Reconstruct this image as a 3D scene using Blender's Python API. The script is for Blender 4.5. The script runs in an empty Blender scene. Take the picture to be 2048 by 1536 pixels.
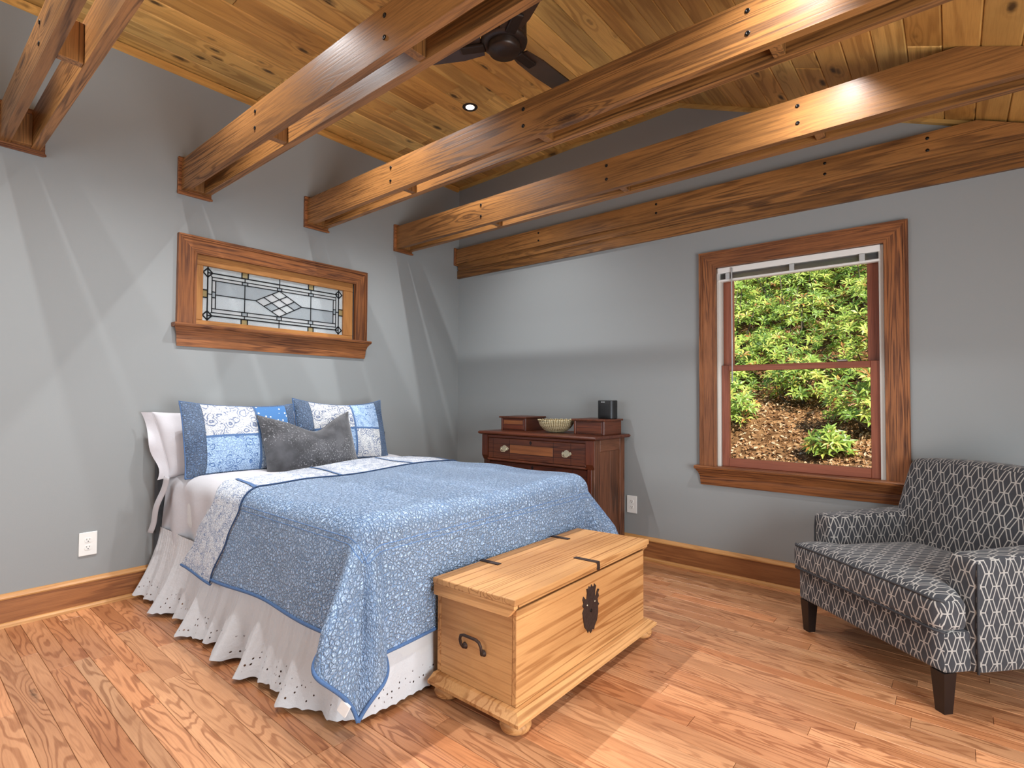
import bpy, bmesh, math, random
from mathutils import Vector, Matrix, Euler, noise as mnoise
R = random.Random(7)
SC = bpy.context.scene
COL = SC.collection
PI = math.pi

# ---------------------------------------------------------------- camera
# solved from the photograph's wall, window and beam lines; 2048 x 1536 px, f = 1059.7 px
cam = bpy.data.cameras.new('camera'); cam_o = bpy.data.objects.new('camera', cam); COL.objects.link(cam_o)
cam.sensor_width = 36; cam.lens = 1059.71 / 2048 * 36; cam.clip_start = .02; cam.clip_end = 300
_a, _p, _r = math.radians(40.8) - .0185, .0263, .0055
_f = Vector((-math.sin(_a)*math.cos(_p), math.cos(_a)*math.cos(_p), math.sin(_p)))
_x = _f.cross(Vector((0, 0, 1))).normalized(); _u = _x.cross(_f)
_x, _u = _x*math.cos(_r) + _u*math.sin(_r), _u*math.cos(_r) - _x*math.sin(_r)
cam_o.matrix_world = Matrix((( _x.x, _u.x, -_f.x, 3.635), (_x.y, _u.y, -_f.y, -3.563), (_x.z, _u.z, -_f.z, 1.148), (0, 0, 0, 1)))
SC.camera = cam_o

# ---------------------------------------------------------------- world, sun, daylight, exposure
SC.view_settings.view_transform = 'Standard'; SC.view_settings.look = 'None'
SC.view_settings.exposure = 0.0; SC.view_settings.gamma = 1.0; SC.view_settings.use_curve_mapping = False
w = bpy.data.worlds.new('world'); SC.world = w; w.use_nodes = True
wn = w.node_tree.nodes; wn.clear()
wo = wn.new('ShaderNodeOutputWorld'); wb = wn.new('ShaderNodeBackground'); ws = wn.new('ShaderNodeTexSky')
ws.sky_type = 'NISHITA'; ws.sun_disc = False; ws.sun_elevation = math.radians(42); ws.sun_rotation = math.radians(80)
wb.inputs['Strength'].default_value = .22
w.node_tree.links.new(ws.outputs[0], wb.inputs[0]); w.node_tree.links.new(wb.outputs[0], wo.inputs[0])
def light(name, kind, loc, energy, color=(1, 1, 1), aim=None, **kw):
    l = bpy.data.lights.new(name, kind); l.energy = energy; l.color = color
    for k, v in kw.items(): setattr(l, k, v)
    o = bpy.data.objects.new(name, l); COL.objects.link(o); o.location = loc
    if aim is not None: o.rotation_euler = Vector(aim).to_track_quat('-Z', 'Y').to_euler()
    return o
light('sun', 'SUN', (6, -3, 9), 7.0, (1, .94, .82), aim=(-.62, .42, -.72), angle=.01)
# daylight coming in at the glazed door of the right wall and the window of the rear wall (both behind the camera)
light('daylight_right_door', 'AREA', (4.93, -2.5, .9), 105, (.88, .95, 1), aim=(-1, 0, 0), shape='RECTANGLE', size=1.7, size_y=1.5)
light('daylight_rear_window', 'AREA', (1.35, -5.3, 1.4), 45, (.86, .94, 1), aim=(0, 1, 0), shape='RECTANGLE', size=2.3, size_y=1.5)

# ---------------------------------------------------------------- helpers
def lin(h):
    h = h.lstrip('#'); c = [int(h[i:i+2], 16)/255 for i in (0, 2, 4)]
    return tuple(x/12.92 if x <= .04045 else ((x+.055)/1.055)**2.4 for x in c) + (1,)
class G:
    'small node-graph builder'
    def __init__(s, name):
        s.m = bpy.data.materials.new(name); s.m.use_nodes = True; s.t = s.m.node_tree; s.t.nodes.clear()
        s.o = s.t.nodes.new('ShaderNodeOutputMaterial'); s.tc = None
    def put(s, sock, x):
        if x is None: return
        if isinstance(x, bpy.types.NodeSocket): s.t.links.new(x, sock)
        else:
            if isinstance(x, (tuple, list)):
                n = len(sock.default_value); x = tuple(x)[:n] + ((1,) if n == 4 and len(x) == 3 else ())
            sock.default_value = x
    def node(s, typ, **kw):
        n = s.t.nodes.new('ShaderNode' + typ)
        for k, v in kw.items(): setattr(n, k, v)
        return n
    def co(s, which='Object'):
        if not s.tc: s.tc = s.node('TexCoord')
        return s.tc.outputs[which]
    def M(s, op, a, b=None, c=None, clamp=False):
        n = s.node('Math', operation=op, use_clamp=clamp)
        for i, x in enumerate((a, b, c)): s.put(n.inputs[i], x)
        return n.outputs[0]
    def V(s, op, a, b=None):
        n = s.node('VectorMath', operation=op); s.put(n.inputs[0], a); s.put(n.inputs[1], b)
        return n.outputs[0]
    def sep(s, v):
        n = s.node('SeparateXYZ'); s.put(n.inputs[0], v); return n.outputs
    def comb(s, x, y, z):
        n = s.node('CombineXYZ')
        for i, q in enumerate((x, y, z)): s.put(n.inputs[i], q)
        return n.outputs[0]
    def noise(s, v, scale=1, detail=2, rough=.5, dist=0, out='Fac'):
        n = s.node('TexNoise'); s.put(n.inputs['Vector'], v)
        for k, x in (('Scale', scale), ('Detail', detail), ('Roughness', rough), ('Distortion', dist)): s.put(n.inputs[k], x)
        return n.outputs[out]
    def voro(s, v, scale=1, feature='F1', out='Distance', rnd=1):
        n = s.node('TexVoronoi', feature=feature); s.put(n.inputs['Vector'], v); s.put(n.inputs['Scale'], scale)
        s.put(n.inputs['Randomness'], rnd); return n.outputs[out]
    def mix(s, f, a, b, mode='MIX'):
        n = s.node('Mix', data_type='RGBA', blend_type=mode); s.put(n.inputs[0], f); s.put(n.inputs[6], a); s.put(n.inputs[7], b)
        return n.outputs[2]
    def rng(s, x, lo, hi, a=0., b=1., smooth=True):
        n = s.node('MapRange', interpolation_type='SMOOTHSTEP' if smooth else 'LINEAR')
        for i, q in enumerate((x, lo, hi, a, b)): s.put(n.inputs[i], q)
        return n.outputs[0]
    def rand(s): return s.node('ObjectInfo').outputs['Random']
    def bump(s, h, strength=.3, dist=.01):
        n = s.node('Bump'); s.put(n.inputs['Height'], h); s.put(n.inputs['Strength'], strength); s.put(n.inputs['Distance'], dist)
        return n.outputs[0]
    def done(s, color, rough=.5, normal=None, metal=0, spec=.5, **kw):
        b = s.node('BsdfPrincipled'); s.bsdf = b
        s.put(b.inputs['Base Color'], color); s.put(b.inputs['Roughness'], rough); s.put(b.inputs['Metallic'], metal)
        s.put(b.inputs['Specular IOR Level'], spec)
        if normal is not None: s.put(b.inputs['Normal'], normal)
        for k, v in kw.items(): s.put(b.inputs[k.replace('_', ' ')], v)
        s.t.links.new(b.outputs[0], s.o.inputs[0]); return s.m
MATS = {}
def wood(name, light_c, dark_c, axis='x', K=14, sL=.9, sA=8, ringw=.6, fib=.35, knots=0, knot_c='2a1608', var=.25, rough=.42, bumps=.15, tint=None, kscale=(1.6, 7), spec=.4, lo=-.4, ks=(.03, .15)):
    key = (name, axis)
    if key in MATS: return MATS[key]
    g = G(name + '_' + axis); r = g.rand()
    p = g.V('ADD', g.co(), g.comb(g.M('MULTIPLY', r, 37.), g.M('MULTIPLY', r, 91.7), g.M('MULTIPLY', r, 53.3)))
    x, y, z = g.sep(p); L, A, B = {'x': (x, y, z), 'y': (y, x, z), 'z': (z, x, y)}[axis]
    n1 = g.noise(g.comb(g.M('MULTIPLY', L, sL), g.M('MULTIPLY', A, sA), g.M('MULTIPLY', B, sA)), 1, 2.5, .45, .25)
    kd = None
    if knots:
        kv = g.comb(g.M('MULTIPLY', L, kscale[0]), g.M('MULTIPLY', g.M('ADD', A, B), kscale[1]), 0.)
        kd0 = g.voro(kv, 1); kc = g.sep(g.voro(kv, 1, out='Color'))[0]
        has = g.M('LESS_THAN', kc, knots)
        wob = g.M('MULTIPLY', g.M('SUBTRACT', g.noise(p, 45, 2), .5), .1)
        kd = g.M('MULTIPLY', g.rng(g.M('ADD', kd0, wob), ks[0], ks[1], 1, 0), has)
        sw = g.M('MULTIPLY', g.rng(kd0, 0, .42, 1, 0), has)
        n1 = g.M('ADD', n1, g.M('MULTIPLY', sw, .22))
    ring = g.M('SINE', g.M('MULTIPLY', n1, K*6.283)); ring = g.rng(ring, lo, 1.0)
    ring = g.M('MULTIPLY', ring, g.rng(g.noise(g.comb(g.M('MULTIPLY', L, 1.5), g.M('MULTIPLY', A, 5), B), 1, 2), .3, .6, .25, 1))
    fb = g.noise(g.comb(g.M('MULTIPLY', L, 9), g.M('MULTIPLY', A, 230), g.M('MULTIPLY', B, 230)), 1, 3, .6)
    big = g.noise(g.comb(g.M('MULTIPLY', L, .8), g.M('MULTIPLY', A, 3), g.M('MULTIPLY', B, 3)), 1.3, 3)
    f = g.M('ADD', g.M('MULTIPLY', ring, ringw), g.M('MULTIPLY', g.rng(fb, .35, .75), fib), clamp=True)
    c = g.mix(f, lin(light_c), lin(dark_c))
    c = g.mix(g.rng(big, .35, .7, 0, .45), c, lin(dark_c))
    if tint: c = g.mix(g.M('MULTIPLY', g.M('FRACT', g.M('MULTIPLY', r, 7.13)), .6), c, lin(tint), 'MULTIPLY')
    v = g.M('ADD', g.M('MULTIPLY', g.M('SUBTRACT', g.M('FRACT', g.M('MULTIPLY', r, 3.77)), .5), 2*var), 1)
    c = g.mix(1, c, g.comb(v, v, v), 'MULTIPLY')
    if kd is not None: c = g.mix(g.M('MULTIPLY', kd, .9), c, lin(knot_c))
    MATS[key] = g.done(c, g.M('ADD', rough, g.M('MULTIPLY', f, .12)), g.bump(g.M('MULTIPLY', f, -1), bumps, .002), spec=spec)
    return MATS[key]
def plain(name, col, rough=.5, metal=0, spec=.5, nz=0, nscale=60, bumps=0, **kw):
    if name in MATS: return MATS[name]
    g = G(name); c = lin(col); nn = g.noise(g.co(), nscale, 3)
    cc = g.mix(g.rng(nn, .3, .7, 0, nz), c, tuple(x*.45 for x in c[:3]) + (1,)) if nz else c
    MATS[name] = g.done(cc, rough, g.bump(nn, bumps, .003) if bumps else None, metal, spec, **kw); return MATS[name]

def obj(name, bm, mat, parent=None, smooth=False, kind=None, label=None):
    me = bpy.data.meshes.new(name)
    if isinstance(bm, bmesh.types.BMesh): bm.normal_update(); bm.to_mesh(me); bm.free()
    else: me.from_pydata(bm[0], [], bm[1])
    for p in me.polygons: p.use_smooth = bool(smooth)
    for m in (mat if isinstance(mat, (list, tuple)) else [mat]): me.materials.append(m)
    o = bpy.data.objects.new(name, me); COL.objects.link(o)
    if parent: o.parent = parent
    if kind: o['kind'] = kind
    if label: o['label'] = label
    return o
def tag(o, label, cat, group=None):
    o['label'] = label; o['category'] = cat
    if group: o['group'] = group
    return o
def thing(name, label, cat, loc=(0, 0, 0), rz=0, group=None):
    o = bpy.data.objects.new(name, None); COL.objects.link(o); o.location = loc; o.rotation_euler = (0, 0, rz)
    o.empty_display_size = .05
    return tag(o, label, cat, group)
def struct(o):
    o['kind'] = 'structure'; return o
def sroot(name, loc=(0, 0, 0)):
    o = bpy.data.objects.new(name, None); COL.objects.link(o); o.location = loc; o.empty_display_size = .05
    return struct(o)
def add_box(bm, lo, hi, bev=0, seg=1, mat=None):
    vs = [bm.verts.new((x, y, z)) for x in (lo[0], hi[0]) for y in (lo[1], hi[1]) for z in (lo[2], hi[2])]
    fs = [bm.faces.new([vs[i] for i in f]) for f in ((0, 1, 3, 2), (4, 6, 7, 5), (0, 4, 5, 1), (2, 3, 7, 6), (0, 2, 6, 4), (1, 5, 7, 3))]
    if bev:
        es = list({e for f in fs for e in f.edges})
        r = bmesh.ops.bevel(bm, geom=es, offset=bev, segments=seg, affect='EDGES', profile=.5)
        vs = list({v for f in r['faces'] for v in f.verts})
    if mat is not None: bmesh.ops.transform(bm, matrix=mat, verts=vs)
    return vs
def box(name, lo, hi, mat, parent=None, bev=.002, seg=1, **kw):
    bm = bmesh.new(); add_box(bm, lo, hi, bev, seg); return obj(name, bm, mat, parent, **kw)
def add_prism(bm, prof, a, b, axis='x'):
    'profile (2-D points) swept from a to b along an axis'
    def P(t, q): return {'x': (t, q[0], q[1]), 'y': (q[0], t, q[1]), 'z': (q[0], q[1], t)}[axis]
    A = [bm.verts.new(P(a, q)) for q in prof]; B = [bm.verts.new(P(b, q)) for q in prof]; n = len(prof)
    for i in range(n): bm.faces.new((A[i], A[(i+1) % n], B[(i+1) % n], B[i]))
    bm.faces.new(A[::-1]); bm.faces.new(B)
    bmesh.ops.recalc_face_normals(bm, faces=bm.faces[:])
def prism(name, prof, a, b, axis, mat, parent=None, **kw):
    bm = bmesh.new(); add_prism(bm, prof, a, b, axis); return obj(name, bm, mat, parent, **kw)
def add_lathe(bm, prof, seg=24, c=(0, 0, 0), wob=None):
    rings = []
    for j, (r, z) in enumerate(prof):
        if r < 1e-6: rings.append([bm.verts.new((c[0], c[1], c[2]+z))]); continue
        rings.append([bm.verts.new((c[0]+r*math.cos(2*PI*i/seg), c[1]+r*math.sin(2*PI*i/seg), c[2]+z+(wob(i, j) if wob else 0))) for i in range(seg)])
    for a, b in zip(rings, rings[1:]):
        for i in range(seg):
            k = (i+1) % seg
            if len(a) == 1: bm.faces.new((a[0], b[k], b[i]))
            elif len(b) == 1: bm.faces.new((a[i], a[k], b[0]))
            else: bm.faces.new((a[i], a[k], b[k], b[i]))
    bmesh.ops.recalc_face_normals(bm, faces=bm.faces[:])
def lathe(name, prof, mat, parent=None, seg=24, c=(0, 0, 0), smooth=True, **kw):
    bm = bmesh.new(); add_lathe(bm, prof, seg, c); return obj(name, bm, mat, parent, smooth, **kw)
def add_tube(bm, pts, r, seg=8, caps=True):
    pts = [Vector(p) for p in pts]; n = len(pts); rr = r if isinstance(r, (list, tuple)) else [r]*n
    t0 = (pts[1]-pts[0]).normalized(); up = Vector((0, 0, 1)) if abs(t0.z) < .9 else Vector((1, 0, 0))
    s = t0.cross(up).normalized(); rings = []
    for i in range(n):
        t = (pts[min(i+1, n-1)]-pts[max(i-1, 0)]).normalized(); s = (s - t*s.dot(t)).normalized(); q = t.cross(s)
        rings.append([bm.verts.new(pts[i] + (s*math.cos(2*PI*k/seg)+q*math.sin(2*PI*k/seg))*rr[i]) for k in range(seg)])
    for a, b in zip(rings, rings[1:]):
        for k in range(seg): bm.faces.new((a[k], a[(k+1) % seg], b[(k+1) % seg], b[k]))
    if caps: bm.faces.new(rings[0][::-1]); bm.faces.new(rings[-1])
def tube(name, pts, r, mat, parent=None, seg=8, **kw):
    bm = bmesh.new(); add_tube(bm, pts, r, seg); return obj(name, bm, mat, parent, True, **kw)
def grid(name, fn, nu, nv, mat, parent=None, smooth=True, uv=None, closed=False, keep=None, **kw):
    'surface fn(i/nu, j/nv) -> point; uv(i/nu, j/nv) -> texture point'
    V = [fn(i/nu, j/nv) for j in range(nv+1) for i in range(nu+1)]
    F = [(j*(nu+1)+i, j*(nu+1)+i+1, (j+1)*(nu+1)+i+1, (j+1)*(nu+1)+i) for j in range(nv) for i in range(nu)]
    o = obj(name, (V, F), mat, parent, smooth, **kw)
    if uv:
        l = o.data.uv_layers.new(name='UVMap')
        for p in o.data.polygons:
            for li in p.loop_indices:
                k = o.data.loops[li].vertex_index; l.data[li].uv = uv((k % (nu+1))/nu, (k//(nu+1))/nv)
    return o
def thick(o, t, off=-1):
    m = o.modifiers.new('thick', 'SOLIDIFY'); m.thickness = t; m.offset = off; return o
def box_uv(o):
    me = o.data; l = me.uv_layers.new(name='UVMap')
    for p in me.polygons:
        n = p.normal; a = [abs(q) for q in n]; k = a.index(max(a))
        for li in p.loop_indices:
            c = me.vertices[me.loops[li].vertex_index].co
            l.data[li].uv = ((c.y, c.z), (c.x, c.z), (c.x, c.y))[k]
    return o
def soft_box(name, c, h, r, mat, parent=None, n=10, deform=None, uv=True, **kw):
    'rounded upholstered block, centre c, half sizes h'
    bm = bmesh.new(); bmesh.ops.create_cube(bm, size=2)
    bmesh.ops.subdivide_edges(bm, edges=bm.edges[:], cuts=n, use_grid_fill=True)
    for v in bm.verts:
        q = v.co.copy(); 
        for i in range(3): q[i] = math.copysign(abs(q[i])**.75, q[i])
        p = Vector([q[i]*h[i] for i in range(3)]); inn = Vector([max(-(h[i]-r), min(h[i]-r, p[i])) for i in range(3)])
        d = p - inn
        if d.length > 1e-9: p = inn + d.normalized()*min(r, d.length if d.length < r else r)
        if deform: p = deform(p, q)
        v.co = p + Vector(c)
    o = obj(name, bm, mat, parent, True, **kw)
    return box_uv(o) if uv else o
def smoothstep(a, b, x):
    t = max(0, min(1, (x-a)/(b-a))); return t*t*(3-2*t)
def interp(tab, x):
    if x <= tab[0][0]: return tab[0][1]
    for (a, b), (c, d) in zip(tab, tab[1:]):
        if x <= c:
            t = (x-a)/(c-a); t = t*t*(3-2*t); return b + (d-b)*t
    return tab[-1][1]

# ---------------------------------------------------------------- materials
WALL = G('wall_paint'); _n = WALL.noise(WALL.co(), 180, 2)
WALL = WALL.done(WALL.mix(WALL.rng(WALL.noise(WALL.co(), 1.3, 3), .3, .7, 0, .06), lin('909393'), lin('808282')), .55, WALL.bump(_n, .08, .002), spec=.3)
def W_floor(ax='x'): return wood('oak_floor', 'd29d72', '84502e', ax, lo=.0, K=13, sL=1.5, sA=11, ringw=.62, fib=.28, knots=.05, var=.2, rough=.3, tint='e8b890', bumps=.1, kscale=(1.2, 9), spec=.5)
def W_ceil(ax='y'): return wood('knotty_ceiling_pine', 'deb66c', '946c36', ax, K=7, sL=.8, sA=9, ringw=.5, fib=.25, knots=.7, ks=(.05, .2), knot_c='2b1707', var=.22, rough=.36, tint='f0c89a', bumps=.12, kscale=(3.6, 9), spec=.5)
def W_beam(ax='x'): return wood('stained_beam_pine', '9d6b3a', '45280f', ax, K=12, sL=.45, sA=12, ringw=.62, fib=.4, ks=(.05, .19), knots=.4, knot_c='2b1409', var=.1, rough=.36, bumps=.12, kscale=(1.7, 8), spec=.5)
def W_case(ax='x'): return wood('red_casing_pine', 'a0653a', '4d2814', ax, K=11, sL=.7, sA=16, ringw=.65, fib=.5, var=.06, rough=.4, bumps=.12)
def W_sash(ax='x'): return wood('oak_glass_frame', 'b57e45', '85552a', ax, K=10, sL=1., sA=16, ringw=.4, fib=.35, var=.04, rough=.45)
def W_red(ax='x'): return wood('red_sash_wood', '9a583e', '6e3826', ax, K=8, sL=.8, sA=16, ringw=.35, fib=.35, var=.04, rough=.4)
def W_base(ax='x'): return wood('baseboard_wood', 'a26a3f', '673a20', ax, K=8, sL=.8, sA=11, ringw=.5, fib=.35, knots=.06, var=.05, rough=.4, kscale=(.9, 9))
def W_cap(ax='x'): return wood('light_cap_wood', 'cf9a5e', 'a06a35', ax, K=8, sL=.8, sA=18, ringw=.4, fib=.3, var=.04, rough=.42)
def W_chest(ax='y'): return wood('waxed_chest_pine', 'd29e66', '804819', ax, K=8, sL=.35, sA=13, ringw=.6, lo=.25, fib=.2, knots=.14, knot_c='4a2410', var=.06, rough=.5, kscale=(1.5, 7), bumps=.12, spec=.3)
def W_dress(ax='x'): return wood('dark_walnut', '6e3a22', '33180f', ax, K=10, sL=.9, sA=12, ringw=.45, fib=.45, var=.12, rough=.35, tint='e0a890')
def W_dside(ax='z'): return wood('worn_walnut_side', '764930', '301a10', ax, K=8, sL=.9, sA=9, ringw=.55, fib=.5, var=.12, rough=.45)
BLACK = plain('black_metal', '1a1614', .4, .6)
BRONZE = plain('fan_bronze', '352a24', .38, .55, nz=.3)
IRON = plain('aged_iron', '4a3a33', .6, .7, nz=.5, nscale=90, bumps=.3)
BRASS = plain('tarnished_brass', 'cfc2a4', .4, .6, nz=.5, nscale=200)
WHITE = plain('white_plastic', 'e4e4e0', .35)
LINER = plain('white_vinyl', 'd5d3cc', .4)
DARK = plain('dark_slot', '0c0b0a', .8)
SEAM = plain('dark_seam', '3a2010', .8)

# ---------------------------------------------------------------- room shell
RX, RY = 5.0, -5.4                                     # right wall, rear wall
def ceil_z(x): return 3.166 + .0224*x if x <= 2.191 else 3.215 - .4168*(x-2.191)
floor = struct(box('floor', (0, RY, -.08), (RX, 0, -.014), SEAM, bev=0))
ws_ = [.081, .058, .081, .081, .058, .081, .058]
y = 0.0; k = 0; stuff_bm = bmesh.new()
while y > RY + .02:
    wd = ws_[k % 7]; k += 1; y2 = max(y - wd, RY); x = -R.uniform(0, .9)
    while x < RX:
        L = R.uniform(.45, 1.75) if y > -3.9 else R.uniform(1, 2)
        a, b = max(0, x), min(RX, x+L)
        if RX - b < .25: b = RX
        x += L
        if b - a < .12: x = b; continue
        if y > -3.85:
            box('plank', (a+.0006, y2+.0006, -.014), (b-.0006, y-.0006, R.uniform(-.0005, .0003)), W_floor(), floor, bev=.0011)
        else: add_box(stuff_bm, (a+.0006, y2+.0006, -.014), (b-.0006, y-.0006, 0), 0)
        x = b
    y = y2
obj('plank_rest', stuff_bm, W_floor(), floor, kind='stuff')

def wall_with_hole(name, plane, span, z0, z1, hole, t):
    'plane x=0 (span in y) or y=0 (span in x); hole = (a0, a1, z0, z1)'
    bm = bmesh.new(); a0, a1, hz0, hz1 = hole
    for s0, s1, q0, q1 in ((span[0], a0, z0, z1), (a1, span[1], z0, z1), (a0, a1, z0, hz0), (a0, a1, hz1, z1)):
        if plane == 'x': add_box(bm, (-t, s0, q0), (0, s1, q1))
        else: add_box(bm, (s0, 0, q0), (s1, t, q1))
    bmesh.ops.remove_doubles(bm, verts=bm.verts[:], dist=1e-5)
    return struct(obj(name, bm, WALL))
wall_left = wall_with_hole('wall_left', 'x', (RY, .14), 0, 3.4, (-2.325, -1.145, 1.565, 2.05), .14)
wall_back = wall_with_hole('wall_back', 'y', (0, RX), 0, 3.4, (2.43, 3.355, .675, 2.02), .14)
struct(box('wall_right', (RX, RY, 0), (RX+.12, .14, 3.0), WALL, bev=0))
struct(box('wall_rear', (-.14, RY-.12, 0), (RX+.12, RY, 3.4), WALL, bev=0))

ceiling = bpy.data.objects.new('ceiling', None)
bm = bmesh.new()
add_prism(bm, [(0, ceil_z(0)+.018), (2.191, 3.215+.018), (RX, ceil_z(RX)+.018), (RX, ceil_z(RX)+.15), (2.191, 3.4), (0, 3.4)], RY, 0, 'y')
ceiling = struct(obj('ceiling', bm, SEAM))
def ceil_board(x0, x1, y0, y1):
    xm = (x0+x1)/2; zz = ceil_z(xm); sl = .0224 if xm < 2.191 else -.4168; ang = math.atan(sl); hw = (x1-x0)/2/math.cos(ang)
    bm = bmesh.new(); add_box(bm, (-hw+.0008, y0+.0005, 0), (hw-.0008, y1-.0005, .017), .005)
    o = obj('board', bm, W_ceil(), ceiling); o.location = (xm, 0, zz); o.rotation_euler = (0, -ang, 0)
def run_boards(x, xe, wd):
    while x < xe - .01:
        x1 = min(x + wd, xe); y = -R.uniform(.2, 1.7)*.999; ys = [0]
        while y > RY + .4: ys.append(y); y -= R.uniform(.9, 2.4)
        ys.append(RY)
        for a, b in zip(ys, ys[1:]): ceil_board(x, x1, b, a)
        x = x1
run_boards(0, 2.191, .1289); run_boards(2.191, RX, .119)

# baseboards: board, light cap, shoe moulding
def baseboard(name, axis, a, b):
    r = sroot(name)
    s = -1 if axis == 'x' else 1
    prof = [(0, 0), (s*.017, 0), (s*.017, .136), (0, .136)]
    cap = [(0, .1362), (s*.022, .1362), (s*.023, .143), (s*.014, .152), (s*.009, .161), (0, .162)]
    shoe = [(s*.0172, 0), (s*.034, 0), (s*.032, .012), (s*.025, .02), (s*.0172, .022)]
    for n, p, m in (('board', prof, W_base), ('cap', cap, W_cap), ('shoe_moulding', shoe, W_cap)): prism(n, p, a, b, axis, m(axis), r)
baseboard('baseboard_left', 'y', RY+.02, -.02); baseboard('baseboard_back', 'x', .02, RX-.02)
# slim trim where the ceiling meets the walls
struct(prism('trim_1', [(0.001, 3.118), (.016, 3.124), (.02, 3.160), (0.001, 3.160)], RY+.02, -.021, 'y', W_ceil('y')))
struct(prism('trim_2', [(-.001, 3.14), (-.014, 3.14), (-.018, 3.16), (-.001, 3.16)], .001, .03, 'x', W_ceil('x')))
bm = bmesh.new()
for (xa, xb) in ((.022, 2.191), (2.191, 4.9)):
    za, zb = ceil_z(xa), ceil_z(xb)
    vs = [bm.verts.new(p) for p in ((xa, -.001, za-.028), (xa, -.018, za-.022), (xa, -.02, za-.001), (xa, -.001, za-.001), (xb, -.001, zb-.028), (xb, -.018, zb-.022), (xb, -.02, zb-.001), (xb, -.001, zb-.001))]
    for f in ((0, 1, 2, 3), (7, 6, 5, 4), (0, 4, 5, 1), (1, 5, 6, 2), (2, 6, 7, 3), (3, 7, 4, 0)): bm.faces.new([vs[i] for i in f])
bmesh.ops.recalc_face_normals(bm, faces=bm.faces[:])
struct(obj('trim_3', bm, W_ceil('x')))

# ---------------------------------------------------------------- ceiling beams
def beam(y0, label):
    'two planks on edge with spacer blocks; y0 = front face of the wall plate'
    t = thing('ceiling_beam', label, 'beam', (0, y0, 2.41), 0, 'double-plank ceiling beams')
    Z0, Z1 = 0, .187
    def xend(z): return 2.191 + (3.215 - (2.41+z))/.4168 - .004
    poly = [(.024, Z0), (xend(Z0), Z0), (xend(Z1), Z1), (.024, Z1)]
    for ya in (.018, .134):
        bm = bmesh.new(); add_prism(bm, poly, ya, ya+.038, 'y'); obj('plank', bm, W_beam(), t)
    for xs in (.024, 1.06, 2.10, 3.14): box('spacer_block', (xs, .0565, .004), (xs+.04, .1335, .16), W_beam('z'), t)
    bm = bmesh.new(); add_box(bm, (.001, 0, -.022), (.023, .19, .205), .003)
    pl = obj('wall_plate', bm, W_case('y'), t)
    bm = bmesh.new(); add_box(bm, (.0232, -.004, -.026), (.034, .194, -.012), .003); obj('plate_lip', bm, W_case('y'), pl)
    for xs in (1.0, 2.04, 3.08):
        for zz in (.065, .148):
            bm = bmesh.new(); add_lathe(bm, [(0, 0), (.0095, 0), (.0085, .003), (.004, .0035), (.004, .0015), (0, .0015)], 12)
            o = obj('bolt', bm, BLACK, t, True); o.rotation_euler = (PI/2, 0, 0); o.location = (xs, .0178, zz)
beam(-3.215, 'leftmost ceiling beam in the picture, its end plate at the left edge')
beam(-2.410, 'ceiling beam ending above the stained glass window, passing in front of the fan blade')
beam(-1.588, 'ceiling beam between the ceiling fan and the recessed light')
beam(-.779, 'ceiling beam second from the window wall, just in front of the wall beam')
t = thing('wall_beam', 'lowest timber beam with stepped boards lying flat against the window wall', 'beam', (0, 0, 2.285))
def xe(z): return 2.191 + (3.215 - z)/.4168 - .03
prism('plank', [(.024, .13), (xe(2.415), .13), (xe(2.555), .27), (.024, .27)], -.06, -.001, 'y', W_beam(), t)
prism('ledger', [(.024, .074), (4.3, .074), (4.3, .1295), (.024, .1295)], -.036, -.001, 'y', W_beam('x'), t)
prism('lower_board', [(.001, 0), (4.4, 0), (4.4, .0735), (.001, .0735)], -.022, -.001, 'y', W_beam('x'), t)
box('wall_plate', (.001, -.072, .118), (.023, -.001, .284), W_case('y'), t, bev=.003)
for xs in (1.0, 2.04, 3.08, 3.55):
    for zz in (.175, .238):
        o = lathe('bolt', [(0, 0), (.0085, 0), (.0075, .003), (0, .003)], BLACK, t, 12); o.rotation_euler = (PI/2, 0, 0); o.location = (xs, -.0602, zz)

# ---------------------------------------------------------------- recessed lights
LENS = G('lamp_lens'); e = LENS.node('Emission'); e.inputs[0].default_value = (1, .97, .93, 1); e.inputs[1].default_value = 9
LENS.t.links.new(e.outputs[0], LENS.o.inputs[0]); LENS = LENS.m
def can(x, y, label, energy, cone=116):
    z = ceil_z(x); ang = math.atan(.0224 if x < 2.191 else -.4168)
    t = thing('recessed_light', label, 'light', (x, y, z), 0, 'recessed ceiling lights'); t.rotation_euler = (0, -ang, 0)
    lathe('trim_ring', [(.030, -.0005), (.034, -.004), (.05, -.0045), (.054, -.0005)], BRONZE, t, 32)
    lathe('lens', [(.0, -.002), (.03, -.002)], LENS, t, 24)
    o = light('can_lamp', 'SPOT', (0, 0, -.012), energy, (.96, .98, 1), spot_size=math.radians(cone), spot_blend=1.0, shadow_soft_size=.016)
    o.parent = t
can(1.053, -.935, 'recessed light in the plank ceiling, seen between fan and middle beam', 155)
can(1.053, -1.757, 'recessed ceiling light hidden behind the beam above the stained glass window', 155)
can(1.053, -2.556, 'recessed ceiling light above the head of the bed, out of the picture', 155)
can(1.053, -3.365, 'recessed ceiling light nearest the left edge, out of the picture', 95)
can(3.3, -1.0, 'recessed light in the sloping ceiling above the armchair, behind a beam', 75, 136)
can(3.3, -1.757, 'middle recessed light in the sloping ceiling, out of the picture', 62)
can(3.3, -2.556, 'recessed light in the sloping ceiling nearest the camera, out of the picture', 60)

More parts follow.
